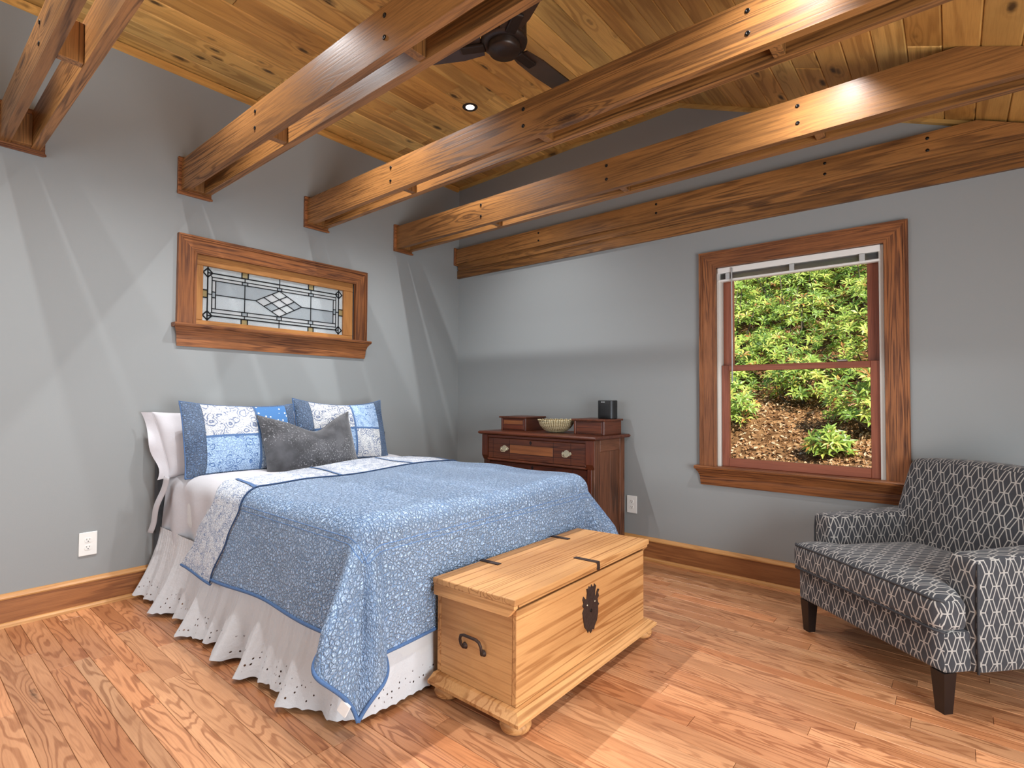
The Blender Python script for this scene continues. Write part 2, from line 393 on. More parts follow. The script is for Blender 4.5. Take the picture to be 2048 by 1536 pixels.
# ---------------------------------------------------------------- ceiling fan
def fan():
    c = (2.125, -1.815, 2.69)
    t = thing('ceiling_fan', 'dark bronze three-blade ceiling fan hanging above the beams', 'fan', c)
    lathe('canopy', [(0, .515), (.07, .515), (.07, .49), (.05, .46), (.02, .45), (0, .45)], BRONZE, t, 32)
    lathe('downrod', [(0, .45), (.013, .45), (.013, .14), (0, .14)], BRONZE, t, 16)
    lathe('motor_housing', [(0, .155), (.06, .155), (.094, .14), (.1, .12), (.1, .055), (.096, .05), (0, .05)], BRONZE, t, 40)
    lathe('hub_ring', [(.07, .048), (.1, .048), (.104, .04), (.1, .026), (.08, .018), (.07, .02)], BRONZE, t, 40)
    lathe('bottom_cap', [(.072, .046), (.072, .0), (.066, -.012), (.02, -.018), (0, -.018)], BRONZE, t, 40)
    BL = plain('fan_blade_walnut', '3b2a20', .35, .1, nz=.35, nscale=25)
    for a in (88, 208, 328):
        prof = [(.1, .045), (.16, .062), (.3, .07), (.5, .058), (.63, .04), (.66, .02), (.66, -.02), (.6, -.045), (.4, -.066), (.2, -.066), (.1, -.05)]
        bm = bmesh.new(); vs = [bm.verts.new((x, y, .037 + y*.2)) for x, y in prof]; vb = [bm.verts.new((x, y, .030 + y*.2)) for x, y in prof]
        bm.faces.new(vs); bm.faces.new(vb[::-1]); n = len(prof)
        for i in range(n): bm.faces.new((vs[i], vb[i], vb[(i+1) % n], vs[(i+1) % n]))
        bmesh.ops.recalc_face_normals(bm, faces=bm.faces[:])
        b = obj('blade', bm, BL, t); b.rotation_euler = (0, 0, math.radians(a))
        bm = bmesh.new(); add_box(bm, (.088, -.024, .016), (.2, .024, .029), .004, 2)
        obj('blade_arm', bm, BRONZE, b)
fan()

# ---------------------------------------------------------------- windows
def casing(root, plane, a0, a1, z0, z1, wd, skip_bottom=True):
    'mitred casing with a stepped profile around an opening; outer edge a0..a1, z0..z1'
    steps = [(0, .10, .030), (.10, .2, .026), (.2, .86, .020), (.86, 1.0, .026)]      # fraction from outside, depth
    def P(a, z, d): return (d, a, z) if plane == 'x' else (a, -d, z)
    for side in ('top', 'left', 'right'):
        bm = bmesh.new()
        for f0, f1, d in steps:
            o0, o1 = f0*wd, f1*wd
            if side == 'top': q = [(a0+o0, z1-o0), (a1-o0, z1-o0), (a1-o1, z1-o1), (a0+o1, z1-o1)]
            elif side == 'left': q = [(a0+o0, z0), (a0+o0, z1-o0), (a0+o1, z1-o1), (a0+o1, z0)]
            else: q = [(a1-o0, z0), (a1-o0, z1-o0), (a1-o1, z1-o1), (a1-o1, z0)]
            A = [bm.verts.new(P(a, z, .0005)) for a, z in q]; B = [bm.verts.new(P(a, z, d)) for a, z in q]
            bm.faces.new(B); bm.faces.new(A[::-1])
            for i in range(4): bm.faces.new((A[i], A[(i+1) % 4], B[(i+1) % 4], B[i]))
        bmesh.ops.recalc_face_normals(bm, faces=bm.faces[:])
        obj('casing_' + ('head' if side == 'top' else 'side'), bm, W_case(('y' if plane == 'x' else 'x') if side == 'top' else 'z'), root)
def sill(root, plane, a0, a1, z, apron_h):
    s = 1 if plane == 'x' else -1
    st = [(s*.0005, z), (s*.0005, z+.024), (s*.062, z+.024), (s*.07, z+.016), (s*.066, z+.006), (s*.056, z)]
    ap = [(s*.0005, z-apron_h), (s*.012, z-apron_h), (s*.018, z-apron_h+.035), (s*.02, z-apron_h*.45), (s*.034, z-.02), (s*.046, z-.008), (s*.05, z-.0003), (s*.0005, z-.0003)]
    ax = 'y' if plane == 'x' else 'x'
    prism('stool', st, a0, a1, ax, W_case(ax), root)
    # apron with returned (tapered) ends
    bm = bmesh.new(); A, B = [], []
    for d, zz in ap:
        k = .004 + abs(d)*.0 + (.05-abs(d))*.62
        A.append(bm.verts.new((d, a0+k, zz) if plane == 'x' else (a0+k, d, zz))); B.append(bm.verts.new((d, a1-k, zz) if plane == 'x' else (a1-k, d, zz)))
    n = len(ap)
    for i in range(n): bm.faces.new((A[i], A[(i+1) % n], B[(i+1) % n], B[i]))
    bm.faces.new(A[::-1]); bm.faces.new(B); bmesh.ops.recalc_face_normals(bm, faces=bm.faces[:])
    obj('apron', bm, W_case(ax), root)

# window_1: stained glass
w1 = sroot('window_1', (0, 0, 0))
casing(w1, 'x', -2.402, -1.049, 1.594, 2.146, .106)
sill(w1, 'x', -2.424, -1.03, 1.57, .115)
for nm, lo, hi, ax in (('sash_rail', (-.05, -2.31, 1.93+.047), (-.004, -1.16, 2.045), 'y'), ('sash_rail', (-.05, -2.31, 1.568), (-.004, -1.16, 1.629), 'y'),
                       ('sash_stile', (-.05, -2.31, 1.6295), (-.004, -2.249, 1.9765), 'z'), ('sash_stile', (-.05, -1.243, 1.6295), (-.004, -1.16, 1.9765), 'z')):
    box(nm, lo, hi, W_sash(ax), w1, bev=.003)
GY0, GY1, GZ0, GZ1 = -2.249, -1.243, 1.629, 1.977
def gp(u, v): return (GY0 + u*(GY1-GY0), GZ0 + v*(GZ1-GZ0))
def glass_mat(name, col, nscale, bumps, trans=.8, rough=.35):
    g = G(name); tr = g.node('BsdfTranslucent'); g.put(tr.inputs[0], lin(col)); gl = g.node('BsdfTransparent'); g.put(gl.inputs[0], lin(col))
    gs = g.node('BsdfGlossy'); gs.inputs['Roughness'].default_value = .15
    nb = g.bump(g.noise(g.co(), nscale, 3), bumps, .004); g.put(tr.inputs['Normal'], nb); g.put(gs.inputs['Normal'], nb)
    df = g.node('BsdfDiffuse'); g.put(df.inputs[0], lin(col)); g.put(df.inputs['Normal'], nb)
    m0 = g.node('MixShader'); m0.inputs[0].default_value = .35; g.t.links.new(tr.outputs[0], m0.inputs[1]); g.t.links.new(df.outputs[0], m0.inputs[2])
    m1 = g.node('MixShader'); m1.inputs[0].default_value = 1-trans; g.t.links.new(m0.outputs[0], m1.inputs[1]); g.t.links.new(gl.outputs[0], m1.inputs[2])
    m2 = g.node('MixShader'); m2.inputs[0].default_value = .06; g.t.links.new(m1.outputs[0], m2.inputs[1]); g.t.links.new(gs.outputs[0], m2.inputs[2])
    g.t.links.new(m2.outputs[0], g.o.inputs[0]); return g.m
GL_SEEDY = glass_mat('seedy_glass', 'eef2f2', 260, .8, .97); GL_RIP = glass_mat('rippled_glass', 'f2f4f2', 90, 1.0, .97)
GL_CLR = glass_mat('bevelled_glass', 'f4f4f2', 20, .3, .93); GL_AMB = glass_mat('amber_glass', 'd9c89a', 60, .6, .9); GL_GRY = glass_mat('grey_hammered_glass', 'd4dadc', 120, .6, .97)
def pane(pts, mat):
    c = [gp(*q) for q in pts]; my = sum(p[0] for p in c)/len(c); mz = sum(p[1] for p in c)/len(c)
    V = [(-.022, my+(a-my)*.995, mz+(b-mz)*.995) for a, b in c] + [(-.026, a, b) for a, b in c]; n = len(c)
    bm = bmesh.new(); vs = [bm.verts.new(p) for p in V]; bm.faces.new(vs[:n]); bm.faces.new(vs[n:][::-1])
    for i in range(n): bm.faces.new((vs[i], vs[n+i], vs[n+(i+1) % n], vs[(i+1) % n]))
    bmesh.ops.recalc_face_normals(bm, faces=bm.faces[:]); obj('pane', bm, mat, w1)
def rect(u0, u1, v0, v1, mat): pane([(u0, v0), (u1, v0), (u1, v1), (u0, v1)], mat)
U = (0, .032, .058, .08, .92, .942, .966, 1); Vv = (0, .103, .165, .238, .762, .822, .893, 1)
ac = ((.242, .283), (.717, .758))
lead = bmesh.new()
def came(p, q, w_=.0032):
    a, b = gp(*p), gp(*q); A, B = Vector((-.0205, a[0], a[1])), Vector((-.0205, b[0], b[1])); d = (B-A)
    if d.length < 1e-4: return
    d.normalize(); s = d.cross(Vector((1, 0, 0)))*w_; A = A - d*.001; B = B + d*.001; t = Vector((.0035, 0, 0))
    vs = [lead.verts.new(x) for x in (A+s, A-s, B-s, B+s, A+s*.5+t, A-s*.5+t, B-s*.5+t, B+s*.5+t)]
    for f in ((4, 5, 6, 7), (0, 4, 7, 3), (1, 2, 6, 5), (0, 1, 5, 4), (3, 7, 6, 2)): lead.faces.new([vs[i] for i in f])
# outer border, accents, corner diamonds
for v0, v1 in ((Vv[6], 1), (0, Vv[1])):
    us = [U[1], ac[0][0], ac[0][1], .5, ac[1][0], ac[1][1], U[6]]
    for i, (a, b) in enumerate(zip(us, us[1:])): rect(a, b, v0, v1, GL_AMB if i in (1, 4) else GL_SEEDY)
    for a in us[1:-1]: came((a, v0), (a, v1), .004 if a != .5 else .003)
for u0, u1 in ((0, U[1]), (U[6], 1)):
    vs_ = [0, .43, .568, 1]
    for i, (a, b) in enumerate(zip(vs_, vs_[1:])): rect(u0, u1, a, b, GL_AMB if i == 1 else GL_RIP)
    for a in vs_[1:-1]: came((u0, a), (u1, a), .004)
for v in (Vv[1], Vv[6]): came((U[1], v), (U[6], v), .0042)
for u in (U[1], U[6]): came((u, 0), (u, 1), .0042)
# second ring (rippled), third ring (small bevels)
for v0, v1, top in ((Vv[5], Vv[6], 1), (Vv[1], Vv[2], 0)):
    us = [U[1], .263, .5, .737, U[6]]
    for a, b in zip(us, us[1:]): rect(a, b, v0, v1, GL_RIP)
    for a in us[1:-1]: came((a, v0), (a, v1))
    v0, v1 = (Vv[4], Vv[5]) if top else (Vv[2], Vv[3])
    us = [U[2], .245, .281, .484, .516, .719, .755, U[5]]
    for i, (a, b) in enumerate(zip(us, us[1:])): rect(a, b, v0, v1, GL_GRY if i % 2 else GL_CLR)
    for a in us[1:-1]: came((a, v0), (a, v1))
for v in (Vv[2], Vv[5]): came((U[2], v), (U[5], v))
for v in (Vv[3], Vv[4]): came((U[2], v), (U[5], v))
for a, b in ((U[1], U[2]), (U[5], U[6])):
    for c0, c1 in ((Vv[2], .5), (.5, Vv[5])): rect(a, b, c0, c1, GL_RIP)
    came((a, .5), (b, .5))
for a, b in ((U[2], U[3]), (U[4], U[5])):
    for c0, c1, m in ((Vv[3], .445, GL_CLR), (.445, .55, GL_GRY), (.55, Vv[4], GL_CLR)): rect(a, b, c0, c1, m)
    came((a, .445), (b, .445)); came((a, .55), (b, .55))
for u in (U[2], U[5]): came((u, Vv[2]), (u, Vv[5]))
for u in (U[3], U[4]): came((u, Vv[3]), (u, Vv[4]))
for u, v, du, dv in ((U[1], Vv[6], 1, 1), (U[6], Vv[6], -1, 1), (U[1], Vv[1], 1, -1), (U[6], Vv[1], -1, -1)):
    d = .028; e = .082
    c4 = [(u-d, v), (u, v+e), (u+d, v), (u, v-e)]
    for a, b in zip(c4, c4[1:]+c4[:1]): came(a, b, .0045)
    came((u+du*.018, v-dv*.045), (U[2] if du > 0 else U[5], Vv[5] if dv > 0 else Vv[2]), .003)
# field, split by the diamond
dl, dt, dr, db = (.335, .5), (.5, Vv[4]), (.662, .5), (.5, Vv[3])
rect(U[3], .263, .5, Vv[4], GL_GRY); rect(U[3], .263, Vv[3], .5, GL_SEEDY); rect(.737, U[4], .5, Vv[4], GL_SEEDY); rect(.737, U[4], Vv[3], .5, GL_GRY)
pane([(.263, .5), dl, dt, (.263, Vv[4])], GL_GRY); pane([(.263, Vv[3]), db, dl, (.263, .5)], GL_SEEDY)
pane([dr, (.737, .5), (.737, Vv[4]), dt], GL_SEEDY); pane([db, (.737, Vv[3]), (.737, .5), dr], GL_GRY)
came((U[3], .5), dl); came(dr, (U[4], .5)); came((.263, Vv[3]), (.263, Vv[4])); came((.737, Vv[3]), (.737, Vv[4]))
def dmd(i, j):
    s, t_ = i/3, j/3
    return (dl[0] + s*(dt[0]-dl[0]) + t_*(db[0]-dl[0]), dl[1] + s*(dt[1]-dl[1]) + t_*(db[1]-dl[1]))
for i in range(3):
    for j in range(3): pane([dmd(i, j), dmd(i, j+1), dmd(i+1, j+1), dmd(i+1, j)], (GL_CLR, GL_GRY, GL_CLR, GL_CLR, GL_RIP)[(i*2+j) % 5])
for k in range(4): came(dmd(k, 0), dmd(k, 3)); came(dmd(0, k), dmd(3, k))
bmesh.ops.recalc_face_normals(lead, faces=lead.faces[:])
obj('lead_came', lead, plain('lead', '17181a', .5, .6), w1)

# window_2: double hung
w2 = sroot('window_2')
casing(w2, 'y', 2.329, 3.461, .708, 2.126, .109)
sill(w2, 'y', 2.305, 3.482, .684, .105)
g = G('window_glass'); tp = g.node('BsdfTransparent'); gs = g.node('BsdfGlossy'); gs.inputs['Roughness'].default_value = .0
fr = g.node('Fresnel'); fr.inputs[0].default_value = 1.04; mx = g.node('MixShader')
g.t.links.new(fr.outputs[0], mx.inputs[0]); g.t.links.new(tp.outputs[0], mx.inputs[1]); g.t.links.new(gs.outputs[0], mx.inputs[2]); g.t.links.new(mx.outputs[0], g.o.inputs[0])
PANE = g.m
for xa, xb in ((2.436, 2.458), (3.326, 3.349)): box('jamb_liner', (xa, .004, .70), (xb, .12, 2.015), LINER, w2)
box('head_jamb', (2.459, .004, 1.995), (3.325, .12, 2.015), W_red(), w2)
box('outer_sill', (2.459, .004, .679), (3.325, .135, .706), W_red(), w2)
def sash(nm, x0, x1, z0, z1, y0, y1, st, rb, rt):
    r = bpy.data.objects.new(nm, None); COL.objects.link(r); r.parent = w2; r.empty_display_size = .05
    box('stile', (x0, y0, z0), (x0+st, y1, z1), W_red('z'), r); box('stile', (x1-st, y0, z0), (x1, y1, z1), W_red('z'), r)
    box('rail', (x0+st+.0005, y0+.001, z0), (x1-st-.0005, y1, z0+rb), W_red(), r); box('rail', (x0+st+.0005, y0+.001, z1-rt), (x1-st-.0005, y1, z1), W_red(), r)
    box('pane', (x0+st, (y0+y1)/2-.002, z0+rb), (x1-st, (y0+y1)/2+.002, z1-rt), PANE, r, bev=0)
    return r
sash('lower_sash', 2.459, 3.325, .7075, 1.37, .028, .066, .045, .055, .037)
sash('upper_sash', 2.459, 3.325, 1.335, 1.994, .07, .108, .06, .037, .045)
box('sash_lock', (3.12, .01, 1.3705), (3.17, .05, 1.382), plain('lock_metal', 'a8a49a', .4, .8), w2, bev=.003)

# blind raised to the top of the window
t = thing('window_blind', 'white mini blind raised to the top of the window', 'blind', (2.89, .02, 1.92))
bm = bmesh.new(); add_box(bm, (-.447, -.022, .058), (.447, .022, .096), .004, 2); obj('headrail', bm, WHITE, t)
SL = plain('blind_slat', 'c9cac8', .3)
for i in range(7):
    grid('slat', lambda a, b, i=i: (-.44+.88*a, -.019+.038*b, .022+i*.0045+.004*math.sin(PI*b)), 1, 4, SL, t)
bm = bmesh.new(); add_box(bm, (-.445, -.02, .004), (.445, .02, .018), .004, 2); obj('bottom_rail', bm, WHITE, t)
for xx in (-.38, 0., .36): box('cord_clip', (xx-.014, -.026, .014), (xx+.014, -.0225, .056), plain('clear_clip', 'b9bcbc', .2), t)
tube('wand', [(-.352, -.03, .085), (-.352, -.034, .05), (-.350, -.036, -.35), (-.350, -.036, -.66)], .0045, plain('wand_plastic', 'b5b8ba', .15, spec=.8), t, 6)

# glazed door in the right wall and window in the rear wall, both outside the picture
for nm, lo, hi in (('window_3', (RX-.02, -3.4, .05), (RX-.001, -1.6, 1.75)), ('window_4', (.15, RY+.001, .6), (2.55, RY+.02, 2.2))):
    r = sroot(nm, lo)
    d = [hi[i]-lo[i] for i in range(3)]; ax = 1 if nm == 'window_3' else 0
    for k in range(3):
        a = [0, 0, 0]; b = list(d); a[ax] = d[ax]*k/2 - (.03 if k else 0); b[ax] = a[ax] + .06 if k < 2 else d[ax]
        if k == 2: a[ax] = d[ax]-.06
        box('stile', a, b, W_red('z'), r)
    for zz in (0, d[2]-.06):
        for k in range(2):
            a = [0, 0, zz]; b = [d[0], d[1], zz+.06]; a[ax] = d[ax]*k/2 + (.0605 if k == 0 else .0305); b[ax] = d[ax]*(k+1)/2 - (.0305 if k == 0 else .0605)
            box('rail', a, b, W_red('y' if ax else 'x'), r)
    a = [.006, .006, .06]; b = [d[0]-.006, d[1]-.006, d[2]-.06]; a[ax] = .06; b[ax] = d[ax]-.06
    box('pane', a, b, GL_CLR, r, bev=0)

# ---------------------------------------------------------------- fabrics
def cloth_white(name, col, sc=35, b=.25):
    g = G(name); n = g.noise(g.co(), sc, 4, .6); f = g.noise(g.co(), 900, 1)
    return g.done(lin(col), .85, g.bump(g.M('ADD', n, g.M('MULTIPLY', f, .15)), b, .006), spec=.15, Sheen_Weight=.15)
SHEET = cloth_white('white_sheet_cotton', 'bfbdc1'); PCASE = cloth_white('white_pillowcase', 'cfcdd2', 14, .5)
def quilting(g, uv, cell=38):
    d = g.V('ADD', uv, g.V('MULTIPLY', g.V('SUBTRACT', g.noise(uv, 22, 2, out='Color'), (.5, .5, .5)), (.022, .022, .0)))
    e = g.voro(d, cell, 'DISTANCE_TO_EDGE'); e2 = g.voro(g.V('ADD', d, (3.1, 1.7, 0)), cell*1.9, 'DISTANCE_TO_EDGE')
    return g.rng(e, 0, .2), g.rng(e2, 0, .22)
def quilt_mat(name, col, dark, cell=38):
    g = G(name); uv = g.co('UV'); q, q2 = quilting(g, uv, cell); n = g.noise(uv, 60, 3)
    h = g.M('ADD', g.M('ADD', q, g.M('MULTIPLY', q2, .45)), g.M('MULTIPLY', n, .5))
    c = g.mix(g.rng(q, 0, 1, .75, 0), lin(col), lin(dark)); c = g.mix(g.rng(g.noise(uv, 3, 3), .35, .65, 0, .25), c, lin('bcd6f8'))  # darker seam grooves: worn-lighter ridges, plus the wrinkles' shade painted into the blue
    return g.done(c, .9, g.bump(h, 1.0, .018), spec=.1, Sheen_Weight=.2)
QBLUE = quilt_mat('blue_quilting', 'bcd8fc', '6f96c9', 66); SHAMB = quilt_mat('sham_border_blue', '6583ad', '3a567c', 80)
def floral(name, base, ink, sc, dens, spots=.0, cell=60):
    g = G(name); uv = g.co('UV'); w_ = g.V('ADD', uv, g.V('MULTIPLY', g.V('SUBTRACT', g.noise(uv, sc*.5, 2, out='Color'), (.5, .5, .5)), (.05, .05, 0)))
    n = g.noise(w_, sc, 3, .55); line = g.rng(g.M('ABSOLUTE', g.M('SINE', g.M('MULTIPLY', n, 42))), .05, .5, 1, 0)
    v = g.voro(w_, sc*.8); vc = g.sep(g.voro(w_, sc*.8, out='Color'))[0]; petal = g.M('MULTIPLY', g.rng(g.M('SINE', g.M('MULTIPLY', v, 26)), .1, .7), g.M('LESS_THAN', vc, .5))
    mask = g.rng(g.noise(uv, sc*.22, 2), .5-dens*.4, .62-dens*.4)
    ink_f = g.M('MULTIPLY', g.M('MAXIMUM', g.M('MULTIPLY', line, .8), g.M('MULTIPLY', petal, .75)), mask)
    if spots: ink_f = g.M('MAXIMUM', ink_f, spots)
    c = g.mix(ink_f, lin(base), lin(ink))
    q, q2 = quilting(g, uv, cell); h = g.M('ADD', q, g.M('MULTIPLY', q2, .5))
    c = g.mix(g.rng(q, 0, .8, .25, 0), c, lin(ink))
    return g.done(c, .9, g.bump(h, .6, .004), spec=.1)
FL1 = floral('cream_floral', 'e2e2e0', '2f4f80', 26, .55); FL2 = floral('dense_floral', 'b3cae4', '33609a', 45, .95)
FL3 = floral('paisley', 'a9c2de', '25508a', 32, .95); FL4 = floral('fine_floral', 'c3d0df', '31537f', 60, .95)
FBAND = floral('floral_border', 'dcdee0', '3f6193', 50, .75, cell=55); BLUEBAND = plain('blue_piping', '4d6b96', .9, nz=.3, nscale=200)
g = G('dotted_blue'); uv = g.co('UV'); v = g.voro(uv, 40, rnd=.6); DOT = g.done(g.mix(g.rng(v, .22, .3, 1, 0), lin('4f7bb0'), lin('dfe6ee')), .9, spec=.1)
g = G('charcoal_velvet'); uv = g.co('UV'); n = g.noise(uv, 3.2, 3); n2 = g.noise(uv, 90, 4, .7); m_ = g.rng(n, .44, .56); sp = g.M('MULTIPLY', g.rng(n2, .56, .64), m_)
c = g.mix(g.rng(g.noise(uv, 9, 4), .3, .7), lin('37373a'), lin('56565a')); c = g.mix(sp, c, lin('a2a2a6'))
VELVET = g.done(c, .8, g.bump(g.M('ADD', sp, g.M('MULTIPLY', n2, .4)), .5, .004), spec=.2, Sheen_Weight=.4)

# ---------------------------------------------------------------- bed
BX0, BX1, BY0, BY1, BZ = .07, 2.03, -2.455, -.93, .70        # mattress
bed = thing('bed', 'queen bed base and mattress with dark grey headboard against the left wall', 'bed', (1.05, -1.69, 0))
def L(p): return (p[0]-1.05, p[1]+1.69, p[2])
HB = plain('headboard_grey', '3c3d40', .8, nz=.2, bumps=.1)
bm = bmesh.new(); add_box(bm, L((.024, -2.5, .02)), L((.064, -.885, .87)), .008, 2); obj('headboard', bm, HB, bed)
for x in (.2, 1.9):
    for y_ in (-2.3, -1.1): box('leg', L((x-.03, y_-.03, 0)), L((x+.03, y_+.03, .119)), BLACK, bed)
box('box_spring', L((BX0, BY0+.01, .12)), L((BX1, BY1-.01, .37)), cloth_white('ticking', 'c8c8c8'), bed, bev=.02, seg=3)
box('mattress', L((BX0, BY0+.008, .372)), L((BX1-.03, BY1-.008, BZ-.008)), cloth_white('mattress_white', 'd0d0d0'), bed, bev=.08, seg=5)

def drape(X, Y, zt, r=.05, flare=.03, corner=.30, off=0):
    'cloth lying on the mattress; X, Y measured along the cloth'
    x1, y0, y1 = BX1-r+off*.3, BY0+r, BY1-r
    a = max(0, X-x1); b = max(0, y0-Y) if Y < y0 else max(0, Y-y1); sg = -1 if Y < y0 else 1
    bx, by = min(X, x1), min(max(Y, y0), y1); d = math.hypot(a, b)
    bump_ = .008*math.sin(X*5+1)*math.sin(Y*6) + .006*math.sin(X*11+Y*7)
    if d < 1e-9: return (bx, by, zt + bump_)
    th = math.atan2(b, a); cth, sth = math.cos(th), math.sin(th)
    R_ = r + off
    if d < R_*PI/2: out, dn = R_*math.sin(d/R_), R_*(1-math.cos(d/R_))
    else:
        s = d - R_*PI/2; k = abs(math.sin(2*th))**1.2 if a > 0 and b > 0 else 0
        fl = (flare*sth*sth + .02*cth*cth) + corner*k; wav = .010*math.sin((X if b > a else Y)*7.5+.6)*min(1, s/.2)*(1-k)
        fold = (.10*math.exp(-((th-1.1)/.22)**2) + .05*math.exp(-((th-.35)/.2)**2) - .03*math.exp(-((th-.72)/.12)**2))*min(1, s/.25)*(1 if k else 0)
        out = R_ + s*fl + wav + fold; dn = R_ + s*math.sqrt(max(.2, 1-fl*fl))
    return (bx + out*cth, by + sg*out*sth, zt + bump_*max(0, 1-d/.1) - dn)

# bed sheet
sh = thing('bed_sheet', 'plain white sheet covering the mattress below the pillows', 'sheet', (1.05, -1.69, .70))
def LS(p, c=(1.05, -1.69, .70)): return (p[0]-c[0], p[1]-c[1], p[2]-c[2])
def sheet_fn(u, v):
    Y = -2.80 + v*(2.80-.60); X = .075 + u*1.3; p = drape(X, Y, .704, .075, .015, .1, .003)
    wr = .012*math.sin(X*23+Y*3)*smoothstep(-2.44, -2.6, Y) if Y < -2.44 else 0
    return LS((p[0], p[1]+wr, p[2]))
grid('sheet_cloth', sheet_fn, 70, 110, SHEET, sh)
def flap(u, v):
    x = .235 - v*.185 + (u-.5)*.075; z = .695 - v*.335; y_ = -2.50 - .022*v - .012*math.sin(u*PI)
    return LS((x, y_ + .006*math.sin(v*9), z))
thick(grid('hanging_fold', flap, 6, 16, SHEET, sh), .003)

# bed skirt
g = G('eyelet_skirt_cotton'); uv = g.co('UV'); ux, uy, _ = g.sep(uv); nn = g.noise(uv, 30, 4, .6)
hv = g.voro(g.V('MULTIPLY', uv, (1, 1, 0)), 42, rnd=.35); band = g.M('MULTIPLY', g.rng(uy, .02, .03), g.rng(uy, .095, .105, 1, 0)); hole = g.M('MULTIPLY', g.rng(hv, .16, .2, 1, 0), band)
hole = g.M('MULTIPLY', hole, g.M('GREATER_THAN', g.sep(g.voro(g.V('MULTIPLY', uv, (1, 1, 0)), 42, out='Color', rnd=.35))[1], .35))
g.done(lin('c6c6c8'), .85, g.bump(g.M('ADD', nn, g.M('MULTIPLY', g.noise(uv, 8, 2), .6)), .5, .01), spec=.15)
tp = g.node('BsdfTransparent'); mx = g.node('MixShader'); g.put(mx.inputs[0], hole); g.t.links.new(g.bsdf.outputs[0], mx.inputs[1]); g.t.links.new(tp.outputs[0], mx.inputs[2]); g.t.links.new(mx.outputs[0], g.o.inputs[0])
SKIRT = g.m
sk = thing('bed_skirt', 'gathered white bed skirt with eyelet lace hem hanging to the floor', 'bed skirt', (1.05, -1.69, 0))
def skirt_fn(u, v):
    S = 2.0 + .1 + 1.5; s = u*S; h = .40*(1-v)
    r = .06; Ls = BX1 - .02 - r - .05                                  # left side, rounded corner, foot
    if s < Ls: x, y_, nx, ny = .05 + s, BY0-.012, 0, -1
    elif s < Ls + r*PI/2: a = (s-Ls)/r; x, y_, nx, ny = .05+Ls + r*math.sin(a), BY0-.012 + r*(1-math.cos(a)), math.sin(a), -math.cos(a)
    else: x, y_, nx, ny = .05+Ls+r, BY0-.012 + r + (s-Ls-r*PI/2), 1, 0
    g_ = v
    wave = (.030*math.sin(s*19+1.2*math.sin(s*5)) + .022*math.sin(s*33+2) + .012*math.sin(s*61))
    wave = wave*(.05 + .95*g_**1.5) + .002*math.sin(s*240)*(1-g_)
    cf = 1 - .55*smoothstep(Ls-.35, Ls, s); out = .008 + (.10*g_**1.7 + wave)*cf
    if s > Ls + .02: out = min(out, .008 + .02*g_) + .1*wave
    hem = .012 + .006*abs(math.sin(s*75)) + .012*(1+math.sin(s*12.5+1))*.5*(1 if s < Ls else .4)
    z = hem + h*(.385-hem)/.40 
    return (x + nx*out - 1.05, y_ + ny*out + 1.69, z)
grid('skirt_cloth', skirt_fn, 720, 30, SKIRT, sk, uv=lambda u, v: (u*5.0, .42*(1-v)))

# quilt
qt = thing('quilt', 'blue stitched quilt with pale floral border covering the bed', 'quilt', (1.05, -1.69, .70))
HEAD = [(-2.92, .52), (-2.72, .65), (-2.5, .80), (-2.38, .76), (-1.83, .56), (-1.27, .49), (-.9, .50), (-.5, .50)]
BLUE = [(-2.86, .96), (-2.67, 1.04), (-2.5, 1.10), (-2.38, 1.10), (-2.02, 1.02), (-1.47, .99), (-1.0, .97), (-.7, 1.0), (-.5, 1.0)]
QL = lambda X: interp([(.4, -2.93), (.95, -2.86), (1.5, -2.84), (2.3, -2.83), (2.6, -2.82)], X)
QR, QF = -.55, 2.49
def qpos(X, Y, lift=0):
    p = drape(X, Y, .716+lift, .075, .17, .32, .014+lift); return LS(p)
def q_body(u, v):
    v = v; Y = None; X0 = None
    Yl = -2.845; Y = Yl + v*(QR-Yl); X0 = interp(BLUE, Y); X = X0 + u*(QF-X0); Y = QL(X) + v*(QR-QL(X)); return X, Y
def q_band(u, v):
    Yl = QL(.75); Y = Yl + v*(QR-Yl); a, b = interp(HEAD, Y), interp(BLUE, Y); return a + u*(b-a), Y
body = grid('quilt_body', lambda u, v: qpos(*q_body(u, v)), 170, 190, QBLUE, qt, uv=q_body); thick(body, .010)
bnd = grid('floral_border', lambda u, v: qpos(*q_band(u, v), .001), 40, 190, FBAND, qt, uv=q_band); thick(bnd, .010)
# piping along the seam and around the edges, cross strips in the border, white care tag
def pip(name, fn, n, r, mat, par): tube(name, [fn(i/n) for i in range(n+1)], r, mat, par, 6)
pip('seam_piping', lambda t_: qpos(*q_band(1, t_), .004), 160, .004, plain('dark_piping', '2f4668', .9), qt)
pip('edge_binding', lambda t_: qpos(*q_band(t_, 0), .0), 40, .007, BLUEBAND, qt)
pip('edge_binding', lambda t_: qpos(*q_body(t_, 0), .0), 160, .007, BLUEBAND, qt)
pip('edge_binding', lambda t_: qpos(*q_body(1, t_), .0), 160, .007, BLUEBAND, qt)
for yy in (-2.35, -1.83, -1.30, -.97):
    def st(u, v, yy=yy):
        a, b = interp(HEAD, yy), interp(BLUE, yy); X = a + .012 + u*(b-a-.02); Y = yy - .05*u + (v-.5)*.018
        return qpos(X, Y, .005)
    grid('border_strip', st, 16, 2, BLUEBAND, qt)
STI = plain('stitching', '5c80b2', .9)
for dd in (.0, .022):
    pip('stitch_line', lambda t_: qpos(QF-.36-dd, -2.50-dd*.5 + t_*(QR+.3+2.50), -.0005), 120, .0016, STI, qt)
    pip('stitch_line', lambda t_: qpos(1.12 + t_*(QF-.36-dd-1.12), -2.50-dd, -.0005), 100, .0016, STI, qt)
tagp = qpos(*q_body(.93, 0), .0)
